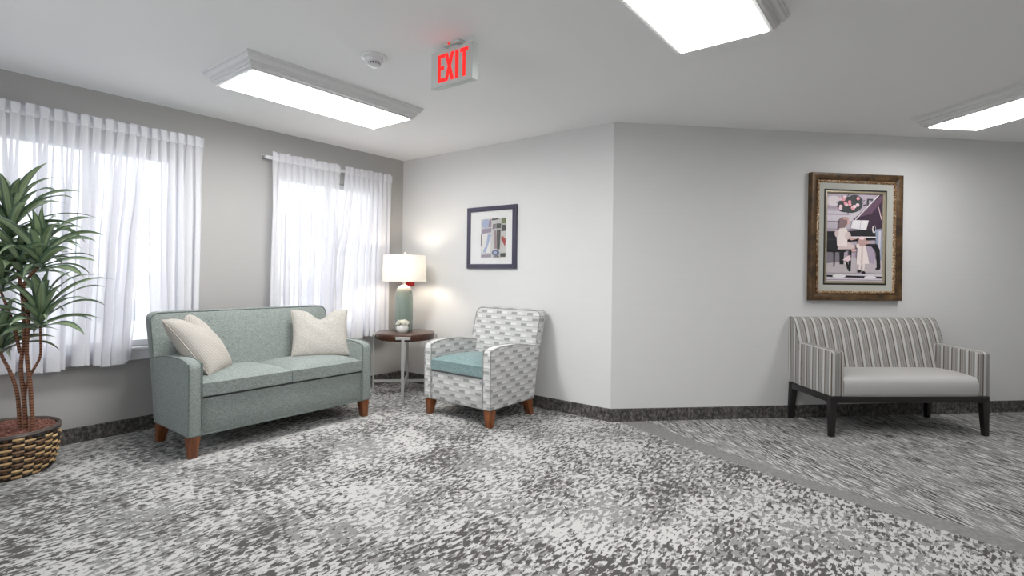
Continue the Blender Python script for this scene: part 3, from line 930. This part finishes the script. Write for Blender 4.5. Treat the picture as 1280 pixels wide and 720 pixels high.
def abstract_picture():
    cx, cz = 1.303, 1.544; W, H = .612, .598
    root = thing('framed_print', 'small square abstract print in dark purple frame beside the lamp', 'picture', (cx, 0, cz))
    t = NT('plum_lacquer'); f = t.noise(t.coord(), 5, 2)
    fm = t.pbr(t.mix(f, (.035, .033, .06), (.060, .055, .095)), .28, coat=.3)
    bm = bmesh.new(); ring_frame(bm, W, H, [(0, .001), (0, .026), (.003, .029), (.040, .029), (.043, .026), (.043, .012)])
    finish(bm, fm, 'frame', root, 30)
    bm = bmesh.new(); poly(bm, [(-.272, -.265), (.272, -.265), (.272, .265), (-.272, .265)], -.014, 0)
    finish(bm, plain('white_mat_board', (.78, .78, .77), .8, .02, 60, 0), 'mat_board', root, smooth=False)
    # the print, in fractions of its own size taken from left / bottom
    w, h = .312, .372; x0, z0 = 1.171-cx+.003, 1.352-cz
    cols = [(196, 194, 192), (158, 168, 196), (112, 106, 112), (66, 70, 64), (160, 62, 52), (104, 118, 78), (140, 128, 144), (222, 220, 216), (140, 118, 126), (84, 96, 130), (40, 38, 40)]
    mats = [ink(*c) for c in cols]
    shapes = [(0, [(0, 0), (1, 0), (1, 1), (0, 1)]),
              (1, ell(.2, .88, .17, .12)), (6, [(.02, .62), (.42, .65), (.42, .76), (.04, .74)]), (7, [(.02, .12), (.4, .12), (.42, .62), (.02, .6)]),
              (1, [(.08, .14), (.2, .12), (.42, .56), (.38, .62), (.28, .60), (.22, .34)]), (10, [(0, .3), (.035, .3), (.03, .6), (0, .6)]),
              (6, [(.02, .0), (.42, .0), (.42, .08), (.02, .07)]), (8, [(.30, .78), (.42, .78), (.42, .98), (.36, .98)]),
              (2, [(.47, .72), (.60, .74), (.62, .86), (.49, .86)]), (3, [(.62, .74), (.80, .74), (.82, .86), (.63, .87)]),
              (10, [(.45, .95), (.72, .97), (.72, 1), (.45, 1)]), (5, [(.83, .86), (1, .86), (1, 1), (.83, 1)]), (3, [(.83, .66), (1, .67), (1, .82), (.83, .83)]),
              (8, [(.56, .22), (.66, .22), (.62, .70), (.54, .70)]), (3, [(.67, .20), (.77, .20), (.80, .71), (.64, .71)]),
              (4, [(.82, .46), (.97, .28), (1, .38), (1, .46), (.85, .56)]), (9, ell(.61, .12, .15, .075)), (1, ell(.6, .12, .07, .035)),
              (3, [(.80, .01), (1, .01), (1, .11), (.80, .10)]), (2, [(.50, .0), (.76, .0), (.74, .05), (.6, .06)])]
    bm = bmesh.new()
    for i, (mi, pts) in enumerate(shapes):
        poly(bm, [(x0+u*w, z0+v*h) for u, v in pts], -.0155-.0003*i, mi)
    finish(bm, mats, 'print', root, smooth=False)
    bm = bmesh.new(); box(bm, -.268, .268, -.0245, -.0235, -.262, .262); finish(bm, M['picture_glass'], 'glazing', root, smooth=False)
abstract_picture()

def piano_picture():
    t0, t1, z0, z1 = 1.722, 2.585, 1.0, 2.088
    tc = (t0+t1)/2; cz = (z0+z1)/2; W, H = t1-t0, z1-z0
    root = thing('framed_painting', 'large gold and bronze framed picture of children at a piano', 'picture', (LW+tc*S2, tc*S2, cz), PI/4)
    t = NT('bronze_frame')
    f = t.noise(t.coord(), 14, 4, .6)
    fm = t.pbr(t.ramp(f, [(.35, (.04, .024, .012)), (.55, (.105, .056, .022)), (.7, (.17, .10, .045))]), .38, metal=.25)
    bm = bmesh.new(); ring_frame(bm, W, H, [(0, .001), (0, .044), (.004, .050), (.018, .050), (.050, .036), (.058, .032)])
    finish(bm, fm, 'frame', root, 30)
    t = NT('gilt'); f = t.noise(t.coord(), 70, 3)
    gm = t.pbr(t.ramp(f, [(.35, (.16, .075, .03)), (.5, (.38, .22, .10)), (.65, (.70, .60, .46))]), .33, metal=.6)
    bm = bmesh.new(); ring_frame(bm, W, H, [(.058, .030), (.060, .038), (.068, .041), (.078, .038), (.082, .030)])
    # rope beads
    def beads(ax, a0, a1, fixed):
        n = int(abs(a1-a0)/.0165)
        for k in range(n+1):
            a = a0+(a1-a0)*k/n
            c = Vector((a, -.040, fixed)) if ax == 0 else Vector((fixed, -.040, a))
            rot = Matrix.Rotation(.7, 4, 'Y')
            bmesh.ops.create_icosphere(bm, subdivisions=1, radius=.0085, matrix=Matrix.Translation(c) @ rot @ Matrix.Diagonal((1.3, .7, .7, 1)))
    i = .069
    beads(0, -W/2+i, W/2-i, H/2-i); beads(0, -W/2+i, W/2-i, -H/2+i); beads(1, -H/2+i, H/2-i, W/2-i); beads(1, -H/2+i, H/2-i, -W/2+i)
    finish(bm, gm, 'rope_moulding', root, 60)
    bm = bmesh.new(); ring_frame(bm, W, H, [(.082, .030), (.084, .028), (.132, .022), (.134, .020)])
    finish(bm, plain('linen_liner', (.46, .46, .42), .85, .08, 200, .2), 'linen_liner', root, 30)
    bm = bmesh.new(); ring_frame(bm, W, H, [(.134, .020), (.135, .016), (.146, .018)])
    finish(bm, M['black'], 'dark_fillet', root, 30)
    bm = bmesh.new(); ring_frame(bm, W, H, [(.146, .018), (.149, .026), (.158, .027), (.166, .020), (.170, .012)])
    finish(bm, plain('dull_gilt', (.36, .31, .22), .4, .3, 80, 0, metal=.4), 'inner_moulding', root, 30)
    # painted scene
    ins = .168; w, h = W-2*ins, H-2*ins
    C_ = dict(wall=(190, 176, 190), pale=(214, 206, 214), lace=(226, 216, 220), mantel=(198, 188, 200), mauve=(176, 160, 178), green=(62, 66, 68), pink=(232, 158, 170), rose=(244, 216, 222),
              lid=(62, 42, 62), lid2=(104, 76, 98), black=(26, 24, 30), dark=(44, 40, 48), floor=(196, 186, 190), skin=(216, 176, 170), dress=(242, 228, 224), dress2=(220, 200, 198), hair=(138, 112, 116),
              hair2=(196, 160, 156), white=(238, 234, 236), blue=(150, 160, 184), grey=(130, 122, 132))
    names = list(C_); mats = [ink(*C_[k]) for k in names]
    S = []
    def add(c, pts): S.append((names.index(c), pts))
    add('wall', [(0, 0), (1, 0), (1, 1), (0, 1)])
    add('pale', [(0, .62), (.55, .62), (.60, .80), (.0, .80)]); add('mauve', [(.0, .755), (.42, .755), (.42, .77), (0, .77)]); add('mantel', [(0, .60), (.62, .60), (.62, .68), (0, .68)]); add('grey', [(0, .675), (.55, .675), (.55, .685), (0, .685)])
    add('mauve', [(0, .585), (.6, .585), (.6, .60), (0, .60)]); add('lace', ell(.12, .915, .14, .06)); add('mauve', ell(.10, .84, .18, .012))
    add('green', ell(.42, .875, .22, .095)); add('green', ell(.50, .93, .13, .06)); add('green', ell(.34, .82, .13, .035)); add('green', ell(.26, .87, .07, .045))
    rnd = random.Random(12)
    for k in range(26):
        a = rnd.uniform(0, 2*PI); q = .9+rnd.random()*.45; cx_, cz_ = .42+.19*q*math.cos(a), .885+.075*q*math.sin(a)
        add('green', [(cx_-.02, cz_-.012), (cx_+.035*math.cos(a), cz_+.02*math.sin(a)), (cx_+.02, cz_+.012)])
    for _ in range(15):
        add(rnd.choice(['pink', 'rose', 'pink', 'rose']), ell(.40+rnd.uniform(-.17, .17), .885+rnd.uniform(-.06, .075), .033, .02, 10))
    add('green', [(.72, .85), (.82, .85), (.82, .95), (.72, .95)]); add('mauve', [(.745, .87), (.795, .87), (.795, .93), (.745, .93)])
    # piano lid, body
    add('lid', [(.46, .70), (.95, 1), (1, 1), (1, .62), (.80, .585), (.64, .60)]); add('lid2', [(.52, .725), (.97, .99), (.99, .93), (.80, .78)])
    add('lace', [(.50, .71), (.515, .70), (.935, .99), (.92, 1)])
    add('rose', [(.915, .86), (.925, .86), (.985, .72), (.975, .71)])
    add('black', [(0, .565), (.30, .57), (.88, .60), (.90, .52), (.88, .48), (.0, .43)]); add('black', [(.0, .33), (.34, .33), (.34, .46), (0, .46)])
    add('dark', [(0, .46), (.45, .48), (.45, .50), (0, .485)])
    add('lace', ell(.845, .60, .035, .045, 14)); add('black', ell(.852, .603, .020, .034, 14))
    add('blue', [(.90, .24), (.99, .24), (1, .60), (.87, .60)]); add('pale', [(.93, .24), (.96, .24), (.97, .58), (.93, .58)])
    add('floor', [(0, .09), (1, .09), (1, .24), (.72, .26), (0, .30)]); add('grey', [(.0, .20), (.30, .22), (.30, .30), (0, .33)]); add('mauve', [(.70, .22), (.86, .20), (.86, .42), (.62, .42)])
    add('black', [(.74, .43), (.90, .43), (.955, .36), (.97, .15), (.90, .15), (.89, .33), (.80, .40), (.62, .41), (.62, .45)]); add('black', ell(.92, .145, .045, .014))
    add('white', [(.42, .605), (.46, .70), (.745, .70), (.70, .585)]); add('mauve', [(.583, .595), (.59, .595), (.61, .70), (.603, .70)])
    add('lace', [(.25, .495), (.88, .50), (.88, .515), (.25, .51)])
    # bench
    add('black', [(0, .345), (.44, .355), (.44, .385), (0, .375)]); add('black', [(.39, .11), (.43, .11), (.445, .36), (.395, .36)]); add('black', [(.12, .16), (.145, .16), (.15, .35), (.115, .35)]); add('black', [(.23, .19), (.30, .19), (.31, .33), (.225, .33)])
    # older child seated
    add('dress2', [(.19, .36), (.46, .365), (.50, .41), (.38, .44), (.2, .43)]); add('dress', [(.18, .40), (.36, .39), (.37, .56), (.32, .63), (.24, .62), (.17, .54)])
    add('dress2', ell(.17, .54, .035, .04)); add('dress2', ell(.37, .52, .055, .045)); add('skin', [(.38, .49), (.43, .465), (.56, .49), (.55, .50), (.44, .49), (.40, .52)])
    add('skin', [(.41, .36), (.56, .36), (.52, .34), (.46, .335)])
    add('skin', ell(.345, .675, .05, .04)); add('hair', ell(.285, .675, .075, .055)); add('hair', [(.20, .60), (.32, .61), (.33, .68), (.22, .68)]); add('hair2', ell(.33, .715, .055, .018))
    add('rose', [(.28, .24), (.36, .28), (.42, .30), (.43, .24), (.36, .22)]); add('dress', [(.30, .22), (.36, .21), (.40, .15), (.37, .14)]); add('black', [(.33, .235), (.37, .22), (.41, .145), (.375, .13), (.345, .18)])
    # small child standing
    add('dress', [(.53, .19), (.76, .20), (.72, .33), (.68, .43), (.56, .42), (.54, .32)]); add('dress2', [(.60, .20), (.64, .20), (.65, .40), (.62, .40)]); add('skin', [(.55, .40), (.58, .42), (.50, .375), (.46, .36), (.45, .375)]); add('dress', ell(.56, .405, .04, .03))
    add('skin', [(.70, .42), (.76, .44), (.76, .47), (.72, .46)]); add('hair2', ell(.63, .455, .075, .055)); add('rose', ell(.62, .495, .05, .02)); add('hair2', [(.58, .40), (.68, .40), (.69, .45), (.57, .45)])
    add('dress', [(.57, .12), (.60, .12), (.61, .20), (.57, .20)]); add('dress', [(.64, .11), (.67, .11), (.68, .20), (.64, .20)]); add('black', ell(.58, .115, .035, .016)); add('black', ell(.655, .095, .035, .022))
    # border strip along the lower edge
    add('pale', [(0, .0), (1, .0), (1, .085), (0, .085)]); add('black', [(0, .045), (1, .03), (1, .055), (0, .068)]); add('white', ell(.22, .055, .12, .018)); add('white', ell(.78, .045, .11, .016)); add('grey', [(0, .012), (1, .008), (1, .014), (0, .018)])
    bm = bmesh.new()
    for i, (mi, pts) in enumerate(S):
        poly(bm, [(-w/2+min(1, max(0, u))*w, -h/2+min(1, max(0, v))*h) for u, v in pts], -.008-.00012*i, mi)
    finish(bm, mats, 'painted_scene', root, smooth=False)
piano_picture()

# ------------------------------------------------------------------ ceiling fixtures
def fixture(label, cx, cy, L, Wd, rot, mat='diffuser'):
    root = thing('ceiling_light', label, 'ceiling light', (cx, cy, CEIL), rot, 'moulded ceiling lights')
    prof = [(0, 0), (0, .012), (.009, .013), (.010, .017), (.012, .026), (.018, .034), (.027, .039), (.036, .041), (.037, .046), (.037, .058), (.044, .059), (.045, .063), (.047, .070), (.053, .073), (.057, .074), (.057, .085), (.075, .085), (.075, .060)]
    bm = bmesh.new(); loops = []
    for i, d in prof: loops.append([bm.verts.new((sx*(L/2-i), sy*(Wd/2-i), -d)) for sx, sy in ((-1, -1), (1, -1), (1, 1), (-1, 1))])
    for A, B in zip(loops, loops[1:]):
        for k in range(4): bm.faces.new((A[k], A[(k+1) % 4], B[(k+1) % 4], B[k]))
    finish(bm, M['fixture_white'], 'moulded_frame', root, 20)
    bm = bmesh.new(); loops = []
    for i, d in [(.0752, .062), (.0752, .084), (.079, .089), (.115, .098), (.12, .096)]:
        loops.append([bm.verts.new((sx*(L/2-i), sy*(Wd/2-i), -d)) for sx, sy in ((-1, -1), (1, -1), (1, 1), (-1, 1))])
    for A, B in zip(loops, loops[1:]):
        for k in range(4): bm.faces.new((A[k], A[(k+1) % 4], B[(k+1) % 4], B[k]))
    bm.faces.new(loops[-1])
    finish(bm, M[mat], 'diffuser', root, 20)
fixture('lit rectangular ceiling light over the sofa', 1.284, -1.811, 1.33, .582, PI/2)
fixture('lit ceiling light cut off by the upper edge of the photo', 3.778, -1.774, 1.33, .57, PI/2)
fixture('lit ceiling light angled in front of the piano picture wall', 4.497+.665*S2+.285*S2, 1.255-.665*S2+.285*S2, 1.33, .57, -PI/4, 'diffuser_dim')

# ------------------------------------------------------------------ exit sign and smoke detector
def exit_sign():
    root = thing('exit_sign', 'grey exit sign with lit red letters hanging from the ceiling', 'exit sign', (2.558, -1.850, CEIL), math.radians(1.0))
    w, h, d = .300, .192, .046; zt = -.034; zb = zt-h
    bm = bmesh.new(); box(bm, -w/2, w/2, 0, d, zb, zt, .006, 2); finish(bm, M['exit_housing'], 'housing', root, 30)
    bm = bmesh.new(); box(bm, -w/2-.002, w/2+.002, -.004, .004, zb-.002, zt+.002, .002, 1); finish(bm, M['exit_housing'], 'face_plate', root, 30)
    # letters, strokes built as bars
    bm = bmesh.new(); H = .150; z0 = zb+.021; st = .020; y0, y1 = -.0065, -.004
    def bar(a, b, c, e): box(bm, a, b, y0, y1, c, e)
    x = -.098
    bar(x, x+st, z0, z0+H); bar(x+st, x+.050, z0, z0+st); bar(x+st, x+.050, z0+H-st, z0+H); bar(x+st, x+.045, z0+H/2-st/2, z0+H/2+st/2)
    x = -.037
    for a, b in ((x, x+.048), (x+.048, x)):
        s = 1 if b > a else -1
        prism(bm, [(a-.011+(0), z0), (a+.011, z0), (b+.011, z0+H), (b-.011, z0+H)], 1, y0-.0003*(s > 0), y1)
    x = .033; bar(x-.002, x+st, z0, z0+H)
    x = .066; bar(x, x+.056, z0+H-st, z0+H); bar(x+.018, x+.038, z0, z0+H-st)
    finish(bm, M['exit_red'], 'lettering', root, smooth=False)
    bm = bmesh.new(); box(bm, -.062, .062, -.012, .052, -.016, 0, .004, 1); box(bm, -.03, .03, .008, .036, -.040, -.012, .002, 1); finish(bm, M['exit_housing'], 'canopy', root, 30)
    bm = bmesh.new(); bmesh.ops.create_icosphere(bm, subdivisions=2, radius=.006, matrix=Matrix.Translation((-.01, -.014, -.012))); finish(bm, M['exit_red'], 'indicator_lamp', root, 60)
exit_sign()

def smoke():
    root = thing('smoke_detector', 'round white smoke detector on the ceiling between light and exit sign', 'smoke detector', (2.055, -1.975, CEIL), .3)
    bm = bmesh.new(); lathe(bm, [(0, 0), (.073, 0), (.075, -.004), (.073, -.010), (.066, -.014), (.054, -.016), (.052, -.020), (0, -.020)], 40)
    finish(bm, M['detector'], 'base', root, 35)
    bm = bmesh.new(); lathe(bm, [(0, -.018), (.050, -.018), (.047, -.030), (.037, -.036), (0, -.036)], 40)
    lathe(bm, [(.034, -.046), (.037, -.049), (.032, -.055), (.018, -.059), (0, -.060)], 40)
    for k in range(14):
        a = 2*PI*k/14; c, s = math.cos(a), math.sin(a)
        tube(bm, [(.036*c, .036*s, -.034), (.035*c, .035*s, -.048)], .0035, 6)
    finish(bm, M['detector'], 'chamber', root, 35)
    bm = bmesh.new(); lathe(bm, [(.031, -.035), (.031, -.048)], 30); finish(bm, M['black'], 'vent_screen', root, 35)
smoke()

bm = bmesh.new(); box(bm, -.060, .060, -.045, 0, -.06, .06, .006, 2); root = thing('fire_alarm_pull', 'red fire alarm box on the wall partly behind the lamp', 'fire alarm', (.146, 0, 1.112))
finish(bm, M['alarm_red'], 'housing', root, 30)
bm = bmesh.new(); box(bm, -.035, .035, -.056, -.045, -.006, .012, .003, 1); finish(bm, M['pot_white'], 'pull_handle', root, 30)

# ------------------------------------------------------------------ potted plant
PC = (.335, -3.275)
def plant():
    root = thing('potted_plant', 'tall leafy plant in a round wicker basket by the window', 'plant', (*PC, 0))
    rnd = random.Random(21)
    H0, Rb, Rt = .252, .222, .252
    def rad(z): return Rb+(Rt-Rb)*(z/H0)**.8+.010*math.sin(PI*z/H0)
    # woven wall: bands passing over and under upright stakes
    bm = bmesh.new(); rows = 13; stakes = 30; sub = 6; nn = stakes*sub
    for r in range(rows):
        z0 = .006+r*(H0-.018)/rows; z1 = z0+(H0-.018)/rows*.93
        off = (r % 2)*PI; loops = []
        for zz, e in ((z0, -.002), ((z0+z1)/2, .0035), (z1, -.002)):
            loop = []
            for k in range(nn):
                a = 2*PI*k/nn; w = math.sin(a*stakes/2+off)
                rr = rad(zz)+.0055*math.copysign(abs(w)**.6, w)+e
                loop.append(bm.verts.new((rr*math.cos(a), rr*math.sin(a), zz)))
            loops.append(loop)
        base = rnd.choice([0, 0, 1])
        segm = {}
        for k in range(nn):
            a = 2*PI*(k+.5)/nn; w = math.sin(a*stakes/2+off); seg = int((a*stakes/2+off)/PI)
            if seg not in segm: segm[seg] = rnd.choices([0, 1, 2, 3], [.42, .33, .17, .08])[0]
            mi = segm[seg] if w > 0 else 3 if abs(w) < .75 else 2
            for A, B in zip(loops, loops[1:]):
                bm.faces.new((A[k], A[(k+1) % nn], B[(k+1) % nn], B[k])).material_index = mi
    lathe(bm, [(Rb-.012, .002), (rad(.12)-.010, .12), (rad(.24)-.010, H0-.01)], 60, 3)
    lathe(bm, [(0, 0), (Rb-.004, 0), (Rb, .008)], 60, 3)
    finish(bm, [M['cane_tan'], M['cane_pale'], M['cane_brown'], M['cane_dark']], 'basket', root, 40)
    bm = bmesh.new()
    for dr, dz, r_ in ((.004, 0, .0065), (-.001, .008, .006), (-.007, .003, .0055)):
        tube(bm, [((Rt+dr+.001*math.sin(k*1.3))*math.cos(2*PI*k/90), (Rt+dr+.001*math.sin(k*1.3))*math.sin(2*PI*k/90), H0-.006+dz+.001*math.sin(k*.9)) for k in range(90)], r_, 6, closed=True)
    finish(bm, M['rim_dark'], 'basket_rim', root, 60)
    # bark mulch
    bm = bmesh.new(); prof = [(0, .262)]+[(Rt*q*.96, .262-.022*q*q) for q in (.2, .4, .6, .8, 1)]
    lathe(bm, prof, 48)
    for v in bm.verts: v.co.z += rnd.uniform(-.003, .004)
    for i in range(900):
        a = rnd.uniform(0, 2*PI); q = math.sqrt(rnd.random())*.95; r = q*Rt*.95
        c = Vector((r*math.cos(a), r*math.sin(a), .265-.022*q*q)); b = rnd.uniform(0, PI); l = rnd.uniform(.006, .016)
        u = Vector((math.cos(b), math.sin(b), rnd.uniform(-.4, .5)))*l; v = Vector((-math.sin(b), math.cos(b), rnd.uniform(-.3, .3)))*.0028; n_ = Vector((0, 0, .002))
        vs = [bm.verts.new(c+s*u+t*v+w*n_) for w in (-1, 1) for s, t in ((-1, -1), (1, -1), (1, 1), (-1, 1))]
        mi = 1 if rnd.random() < .33 else 0
        for f in ((3, 2, 1, 0), (4, 5, 6, 7), (0, 1, 5, 4), (1, 2, 6, 5), (2, 3, 7, 6), (3, 0, 4, 7)): bm.faces.new([vs[j] for j in f]).material_index = mi
    finish(bm, [M['mulch'], M['mulch_light']], 'bark_mulch', root, smooth=False)
    # stems (world points, made relative)
    def rel(p): return (p[0]-PC[0]+.022, p[1]-PC[1]+.016, p[2])
    stems = [
        ([(.425, -3.235, .24), (.405, -3.245, .45), (.375, -3.27, .58), (.345, -3.30, .67), (.330, -3.31, .72)], .0092),
        ([(.455, -3.215, .24), (.445, -3.225, .45), (.425, -3.235, .62), (.44, -3.225, .78), (.43, -3.23, 1.0), (.405, -3.25, 1.20), (.375, -3.275, 1.36)], .0098),
        ([(.485, -3.19, .24), (.470, -3.20, .50), (.455, -3.215, .70), (.460, -3.21, .92), (.445, -3.23, 1.08), (.47, -3.205, 1.15), (.515, -3.17, 1.21)], .0095),
        ([(.43, -3.22, .44), (.445, -3.21, .53), (.475, -3.19, .60), (.505, -3.165, .68), (.51, -3.165, .78), (.505, -3.165, .86)], .0072),
        ([(.43, -3.24, .70), (.40, -3.26, .85), (.36, -3.29, .98), (.33, -3.31, 1.06)], .0078),
    ]
    for pts, r in stems:
        bm = bmesh.new(); sp = smooth_path([rel(p) for p in pts], 8)
        k = len(sp); tube(bm, sp, [r*(1.15-.4*i/k)*(1+.07*(i % 2)) for i in range(k)], 8); finish(bm, M['bark'], 'stem', root, 60)
    # leaf clusters
    def leaf(bm, uvl, base, az, el, L, wd, droop, twist):
        n = 12; d = Vector((math.cos(az)*math.cos(el), math.sin(az)*math.cos(el), math.sin(el))); p = Vector(base); side0 = Vector((-math.sin(az), math.cos(az), 0))
        rows = []
        el_ = el
        for i in range(n+1):
            t = i/n
            w = wd*(math.sin(PI*min(1, t*.94+.09)**.78))**.9*(1 if t < .9 else 1)
            if i == n: w = .0004
            d = Vector((math.cos(az)*math.cos(el_), math.sin(az)*math.cos(el_), math.sin(el_)))
            nrm = side0.cross(d)*-1
            sd = (side0*math.cos(twist*t)+nrm*math.sin(twist*t))
            q = nrm*(w*.32)
            rows.append([bm.verts.new(p-sd*w+q), bm.verts.new(p-sd*w*.5+q*.3), bm.verts.new(p.copy()), bm.verts.new(p+sd*w*.5+q*.3), bm.verts.new(p+sd*w+q)])
            p = p+d*(L/n); el_ -= droop*(.35+1.5*t)/n
        for i in range(n):
            for k in range(4):
                f = bm.faces.new((rows[i][k], rows[i][k+1], rows[i+1][k+1], rows[i+1][k]))
                for l, (uu, vv) in zip(f.loops, ((k/4, i/n), ((k+1)/4, i/n), ((k+1)/4, (i+1)/n), (k/4, (i+1)/n))): l[uvl].uv = (uu, vv)
    crowns = [  # centre, leaves, length, stem spread
        ((.375, -3.275, 1.37), 34, .40, .16), ((.515, -3.17, 1.20), 30, .34, .13), ((.505, -3.165, .86), 32, .35, .13),
        ((.330, -3.31, 1.07), 28, .34, .12), ((.330, -3.31, .71), 24, .30, .10), ((.42, -3.24, 1.18), 16, .30, .10)]
    for (c, nl, L, sp) in crowns:
        bm = bmesh.new(); uvl = bm.loops.layers.uv.new('UVMap')
        for i in range(nl):
            t = (i+.5)/nl; az = i*2.39996+rnd.uniform(-.25, .25)
            el = math.radians(82-68*t**.9+rnd.uniform(-8, 8))
            b = Vector(rel(c))+Vector((.008*math.cos(az), .008*math.sin(az), sp*(1-t)-.02))
            # keep clear of the wall behind: shorter where a leaf heads for it
            LL = L*rnd.uniform(.75, 1.12)*(.8+.35*math.sin(PI*t))
            reach = LL*math.cos(max(0, el-.35)); xw = c[0]+reach*math.cos(az)
            if xw < .13: LL *= max(.35, (c[0]-.13)/max(.01, -reach*math.cos(az)))
            leaf(bm, uvl, b, az, el, LL, rnd.uniform(.021, .030), rnd.uniform(.8, 1.7), rnd.uniform(-1.2, 1.2))
        o = finish(bm, M['leaf'], 'leaf_cluster', root, 180)
        m = o.modifiers.new('t', 'SOLIDIFY'); m.thickness = .0008
plant()

# ------------------------------------------------------------------ outdoors seen through the curtains
bm = bmesh.new(); box(bm, -160, -.6, -120, 120, -3.6, -3.4)
gmat = NT('outside_ground'); gc = gmat.coord(); gf = gmat.noise(gc, .15, 4)
struct(finish(bm, gmat.pbr(gmat.ramp(gf, [(.35, (.62, .66, .56)), (.5, (.74, .74, .72)), (.65, (.82, .82, .81))]), .9), 'ground', smooth=False))
def outside_building():
    root = thing('building', 'pale low building outdoors, faint through the curtain by the sofa', 'building', (-42, 10.5, -3.4))
    bm = bmesh.new(); box(bm, -5, 5, -7, 7, 0, 4.1); box(bm, -5.3, 5.3, -7.3, 7.3, 4.1, 4.35)
    finish(bm, plain('pale_render', (.62, .61, .60), .8, .03, 5, 0), 'wall_block', root, smooth=False)
    gl = plain('dark_window_glass', (.2, .22, .25), .3, .05, 5, 0)
    for a, b in ((-4, -2), (1, 3)): bm = bmesh.new(); box(bm, 5, 5.05, a, b, 1.2, 2.6); finish(bm, gl, 'window', root, smooth=False)
outside_building()
def tree_row():
    bm = bmesh.new(); rnd = random.Random(3)
    for i in range(46):
        y = -75+i*3.6+rnd.uniform(-1, 1); r = rnd.uniform(1.2, 2.2)
        bmesh.ops.create_icosphere(bm, subdivisions=3, radius=r, matrix=Matrix.Translation((-95+rnd.uniform(-4, 4), y, -3.4+r*.9)) @ Matrix.Diagonal((1, 1.4, 1, 1)))
    for v in bm.verts: v.co += Vector((rnd.uniform(-.2, .2), rnd.uniform(-.2, .2), rnd.uniform(-.2, .2)))
    o = finish(bm, plain('hazed_foliage', (.46, .50, .47), .9, .3, 2, 0), 'foliage', smooth=False)  # foliage colour paled to paint in the distance haze
    o['kind'] = 'stuff'; tag(o, 'row of distant trees on the horizon seen through the window', 'trees')
tree_row()

# ------------------------------------------------------------------ sky, camera
SKY = 2.7
w = bpy.data.worlds.new('overcast'); SC.world = w; w.use_nodes = True
nt = w.node_tree; bg = nt.nodes['Background']
tc = nt.nodes.new('ShaderNodeTexCoord'); nz = nt.nodes.new('ShaderNodeTexNoise'); nz.inputs['Scale'].default_value = 2.0
rp = nt.nodes.new('ShaderNodeValToRGB'); rp.color_ramp.elements[0].color = (.90, .915, 1, 1); rp.color_ramp.elements[1].color = (.97, .975, 1, 1)
nt.links.new(tc.outputs['Generated'], nz.inputs['Vector']); nt.links.new(nz.outputs['Fac'], rp.inputs[0]); nt.links.new(rp.outputs[0], bg.inputs[0])
bg.inputs[1].default_value = SKY
for k, (y0, y1) in WIN.items():       # light portals: guide sampling of the sky through the openings
    l = bpy.data.lights.new('sky_portal', 'AREA'); l.shape = 'RECTANGLE'; l.size = WZ1-WZ0; l.size_y = y1-y0; l.cycles.is_portal = True
    o = bpy.data.objects.new('sky_portal', l); COL.objects.link(o); o.location = (-.13, (y0+y1)/2, (WZ0+WZ1)/2); o.rotation_euler = (0, -PI/2, 0)

l = bpy.data.lights.new('sky_portal', 'AREA'); l.shape = 'RECTANGLE'; l.size = BX1-BX0; l.size_y = WZ1-WZ0; l.cycles.is_portal = True
o = bpy.data.objects.new('sky_portal', l); COL.objects.link(o); o.location = ((BX0+BX1)/2, YB-.13, (WZ0+WZ1)/2); o.rotation_euler = (PI/2, 0, 0)
f_px, yaw, pitch, roll = 657.2083, -.6598, -.0038, .0118
d = Vector((math.sin(yaw)*math.cos(pitch), math.cos(yaw)*math.cos(pitch), math.sin(pitch)))
r = Vector((math.cos(yaw), -math.sin(yaw), 0)); u = r.cross(d)
r2 = r*math.cos(roll)+u*math.sin(roll); u2 = -r*math.sin(roll)+u*math.cos(roll)
cam = bpy.data.cameras.new('camera'); co = bpy.data.objects.new('camera', cam); COL.objects.link(co)
mt = Matrix((r2, u2, -d)).transposed().to_4x4(); mt.translation = Vector((4.5654, -3.8853, 1.1888)); co.matrix_world = mt
cam.sensor_fit = 'HORIZONTAL'; cam.sensor_width = 36; cam.lens = f_px/1280*36; cam.shift_y = -(360-345.76)/1280
cam.clip_start = .05; cam.clip_end = 500
SC.camera = co

SC.view_settings.view_transform = 'Standard'; SC.view_settings.look = 'None'
SC.view_settings.exposure = .22; SC.view_settings.gamma = 1; SC.view_settings.use_curve_mapping = False
SC.cycles.transparent_max_bounces = 24; SC.cycles.max_bounces = 12; SC.cycles.diffuse_bounces = 6
SC.cycles.sample_clamp_indirect = 8
